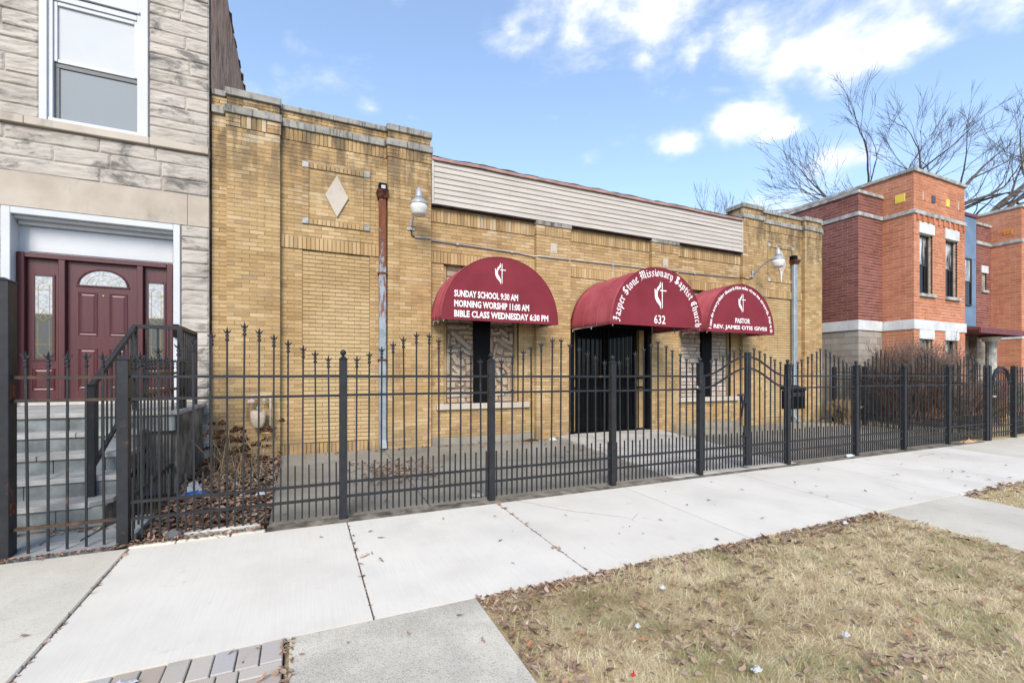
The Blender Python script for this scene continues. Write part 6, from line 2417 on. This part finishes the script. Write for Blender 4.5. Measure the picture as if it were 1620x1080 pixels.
leaves([scatter(2600, -1.33, -0.30, 5.12, 8.4, -0.005, 1, 0.05), scatter(500, -1.0, -0.28, 7.0, 8.3, 0.0, 2, 0.06)], 'fallen_leaves', 'thick brown leaf litter in the bed beside the stoop', 5, 0.02, 0.045)
leaves([edge_scatter(1000, 1.13, 6.1, 3.065, 0.06, -1, -0.024, 3, 0.022), edge_scatter(260, 1.2, 2.4, 3.06, 0.14, -1, -0.02, 32, 0.024), edge_scatter(420, 3.4, 6.0, 3.06, 0.13, -1, -0.02, 33, 0.024), scatter(1900, 1.2, 6.0, 0.4, 3.0, -0.012, 4, 0.022), scatter(90, 1.9, 2.6, 1.9, 2.2, -0.01, 45, 0.02), scatter(60, 2.9, 3.5, 1.3, 1.6, -0.01, 46, 0.02), scatter(70, 2.6, 3.4, 2.4, 2.6, -0.01, 47, 0.02), scatter(200, 1.14, 1.24, 0.6, 3.0, -0.02, 41, 0.02),
        scatter(160, 1.16, 1.40, 1.6, 3.0, -0.02, 43, 0.025), scatter(160, 5.75, 6.09, 1.2, 3.0, -0.02, 44, 0.025)], 'fallen_leaves', 'brown leaves lying in the dry grass strip', 6, 0.008, 0.031)
leaves([edge_scatter(380, 7.9, 14, 3.06, 0.10, -1, -0.01, 7, 0.03), scatter(420, 7.95, 16, 0.2, 3.0, 0.0, 8, 0.03)], 'fallen_leaves', 'brown leaves in the far grass strip', 9, 0.018, 0.045)
leaves([scatter(60, -1.3, 11.5, 3.15, 4.95, 0.004, 10), scatter(8, -2.6, -1.4, 3.2, 4.9, 0.016, 11), scatter(12, 0.0, 1.1, 1.8, 2.95, 0.004, 12),
        scatter(14, -1.5, -0.1, 2.4, 3.03, 0.0, 13), np.stack([np.full(34, 0.43), np.linspace(3.1, 5.0, 34) + RNG.normal(0, 0.03, 34), gzv(np.linspace(3.1, 5.0, 34)) - 0.008], 1),
        np.stack([np.full(40, 2.093), np.linspace(3.1, 5.0, 40) + RNG.normal(0, 0.03, 40), gzv(np.linspace(3.1, 5.0, 40)) - 0.008], 1)], 'fallen_leaves', 'few brown leaves scattered over the pale sidewalk', 14, 0.010, 0.036)
leaves([scatter(330, 0.6, 1.8, 6.2, 7.6, 0.003, 15), scatter(160, 0.9, 1.5, 6.5, 7.2, 0.003, 151), scatter(120, -0.25, 14, 5.2, 8.4, 0.003, 16), edge_scatter(120, 0.5, 4.9, 8.42, 0.08, -1, 0.003, 17), scatter(160, 13.0, 14.1, 6.9, 8.4, 0.004, 18, 0.03)], 'fallen_leaves', 'dead leaves on the church forecourt below the downspout', 19, 0.015, 0.04)
jy = RNG.uniform(3.1, 5.02, 90)
leaves([edge_scatter(420, -2.8, -1.36, 5.03, 0.018, -1, 0.016, 20, 0.012), scatter(420, -1.37, -0.33, 5.0, 5.16, 0.004, 21, 0.03), scatter(60, -2.1, -1.5, 5.5, 5.62, 0.03, 22),
        np.stack([-1.348 + RNG.normal(0, 0.010, 90), jy, gzv(jy) - 0.006], 1)], 'fallen_leaves', 'brown leaf debris swept against the greystone gate', 24, 0.008, 0.024)
leaves([scatter(140, -0.105, -0.04, 1.8, 3.06, -0.004, 25, 0.01)], 'fallen_leaves', 'leaf crumbs in the joint between pavers and carriage walk', 26, 0.008, 0.02)

# ================================================================== LITTER
def crumple(name, label, cat, c, size, m, seed, flat=0.5):
    rnd = random.Random(seed)
    rows = []
    n = 9
    for j in range(n):
        row = []
        for i in range(n):
            u, v_ = i / (n - 1) - 0.5, j / (n - 1) - 0.5
            e = 1 - 2 * max(abs(u), abs(v_))
            row.append((c[0] + u * size[0] + rnd.uniform(-0.13, 0.13) * size[0], c[1] + v_ * size[1] + rnd.uniform(-0.13, 0.13) * size[1],
                        c[2] + 0.004 + max(0, e) * size[2] * rnd.uniform(0.3, 1.2)))
        rows.append(row)
    o_ = MB().grid(rows).build(name, m, None)
    sm = o_.modifiers.new('thickness', 'SOLIDIFY')
    sm.thickness = 0.002
    return tag(o_, label, cat)


crumple('plastic_bag', 'crumpled white plastic bag in the leaf bed', 'bag', (-1.17, 6.70, 0.09), (0.20, 0.22, 0.16), 'litter_white', 1)
crumple('blue_wrapper', 'blue plastic wrapper below the white bag', 'wrapper', (-1.14, 6.50, 0.09), (0.28, 0.14, 0.07), 'litter_blue', 2)
crumple('red_wrapper', 'small red and white wrapper in front of the blue one', 'wrapper', (-1.20, 6.36, 0.07), (0.12, 0.07, 0.04), 'litter_red', 3)
crumple('paper_scrap', 'white paper scrap on the pavers', 'paper', (-0.84, 2.93, gz(2.93) + 0.006), (0.14, 0.08, 0.035), 'litter_white', 4)
for i, (x_, y_, s_, m, lb) in enumerate(((2.42, 2.62, 0.035, 'litter_white', 'white paper bit in the grass near the walk corner'), (1.92, 2.30, 0.03, 'litter_white', 'white foil scrap in the left part of the grass'), (2.25, 1.72, 0.05, 'litter_white', 'pale flat scrap low in the grass'), (1.60, 1.95, 0.02, 'litter_red', 'tiny red scrap at the left of the grass'),
                                         (3.05, 1.72, 0.04, 'litter_white', 'white tissue scrap at the lower right of the grass'), (5.2, 2.94, 0.05, 'clear_plastic', 'clear wrapper among leaves at the far grass corner'))):
    crumple('litter_scrap', lb, 'litter', (x_, y_, gz(y_) + 0.02), (s_ * 1.1, s_ * 0.7, 0.03), m, 10 + i)
for i, (x_, y_, s_, lb) in enumerate(((-0.62, 7.15, 0.10, 'white paper cup scrap among the dead stems'), (-0.75, 6.75, 0.09, 'crushed white paper below the dead stems'), (-0.42, 6.1, 0.10, 'grey paper scrap at the right of the leaf bed'))):
    crumple('paper_scrap', lb, 'paper', (x_, y_, 0.11), (s_, s_ * 0.7, 0.05), 'litter_white', 30 + i)
lid = MB().lathe([(0.075, 0), (0.085, 0.006), (0.075, 0.014), (0.0, 0.016)], (1.98, 5.36, gz(5.36) + 0.003), 24).build('plastic_disc', 'litter_white', None, smooth=False)
tag(lid, 'round white plastic lid on the forecourt behind the fence', 'lid')
st2 = MB().lathe([(0.05, -0.01), (0.075, 0.02), (0.06, 0.055), (0.02, 0.075)], (-1.06, 5.12, 0.01), 9).build('loose_stone', 'slate_stone', None, 0.006)
tag(st2, 'dark round stone under the fence at the leaf bed', 'stone')
bt = thing('plastic_bottle', 'crushed clear plastic bottle by the fence right of the mailbox', 'bottle')
MB().tube([(8.98, 5.06, 0.035), (9.10, 5.05, 0.036), (9.16, 5.05, 0.034)], [0.032, 0.03, 0.012], 10).build('body', 'clear_plastic', bt, smooth=True)
MB().tube([(9.16, 5.05, 0.034), (9.18, 5.05, 0.034)], 0.014, 8).build('cap', 'litter_white', bt)
crumple('paper_bag', 'flattened tan paper bag by the fence near the right end', 'bag', (13.6, 5.13, 0.0), (0.5, 0.16, 0.10), 'litter_tan', 50)
crumple('broken_brick', 'broken rust coloured fragment against the church plinth', 'rubble', (4.25, 8.36, gz(8.36)), (0.32, 0.12, 0.05), 'rust', 51)
crumple('plastic_cup', 'pale crushed cup against the church pier', 'cup', (4.72, 8.28, gz(8.28)), (0.14, 0.10, 0.10), 'clear_plastic', 52)
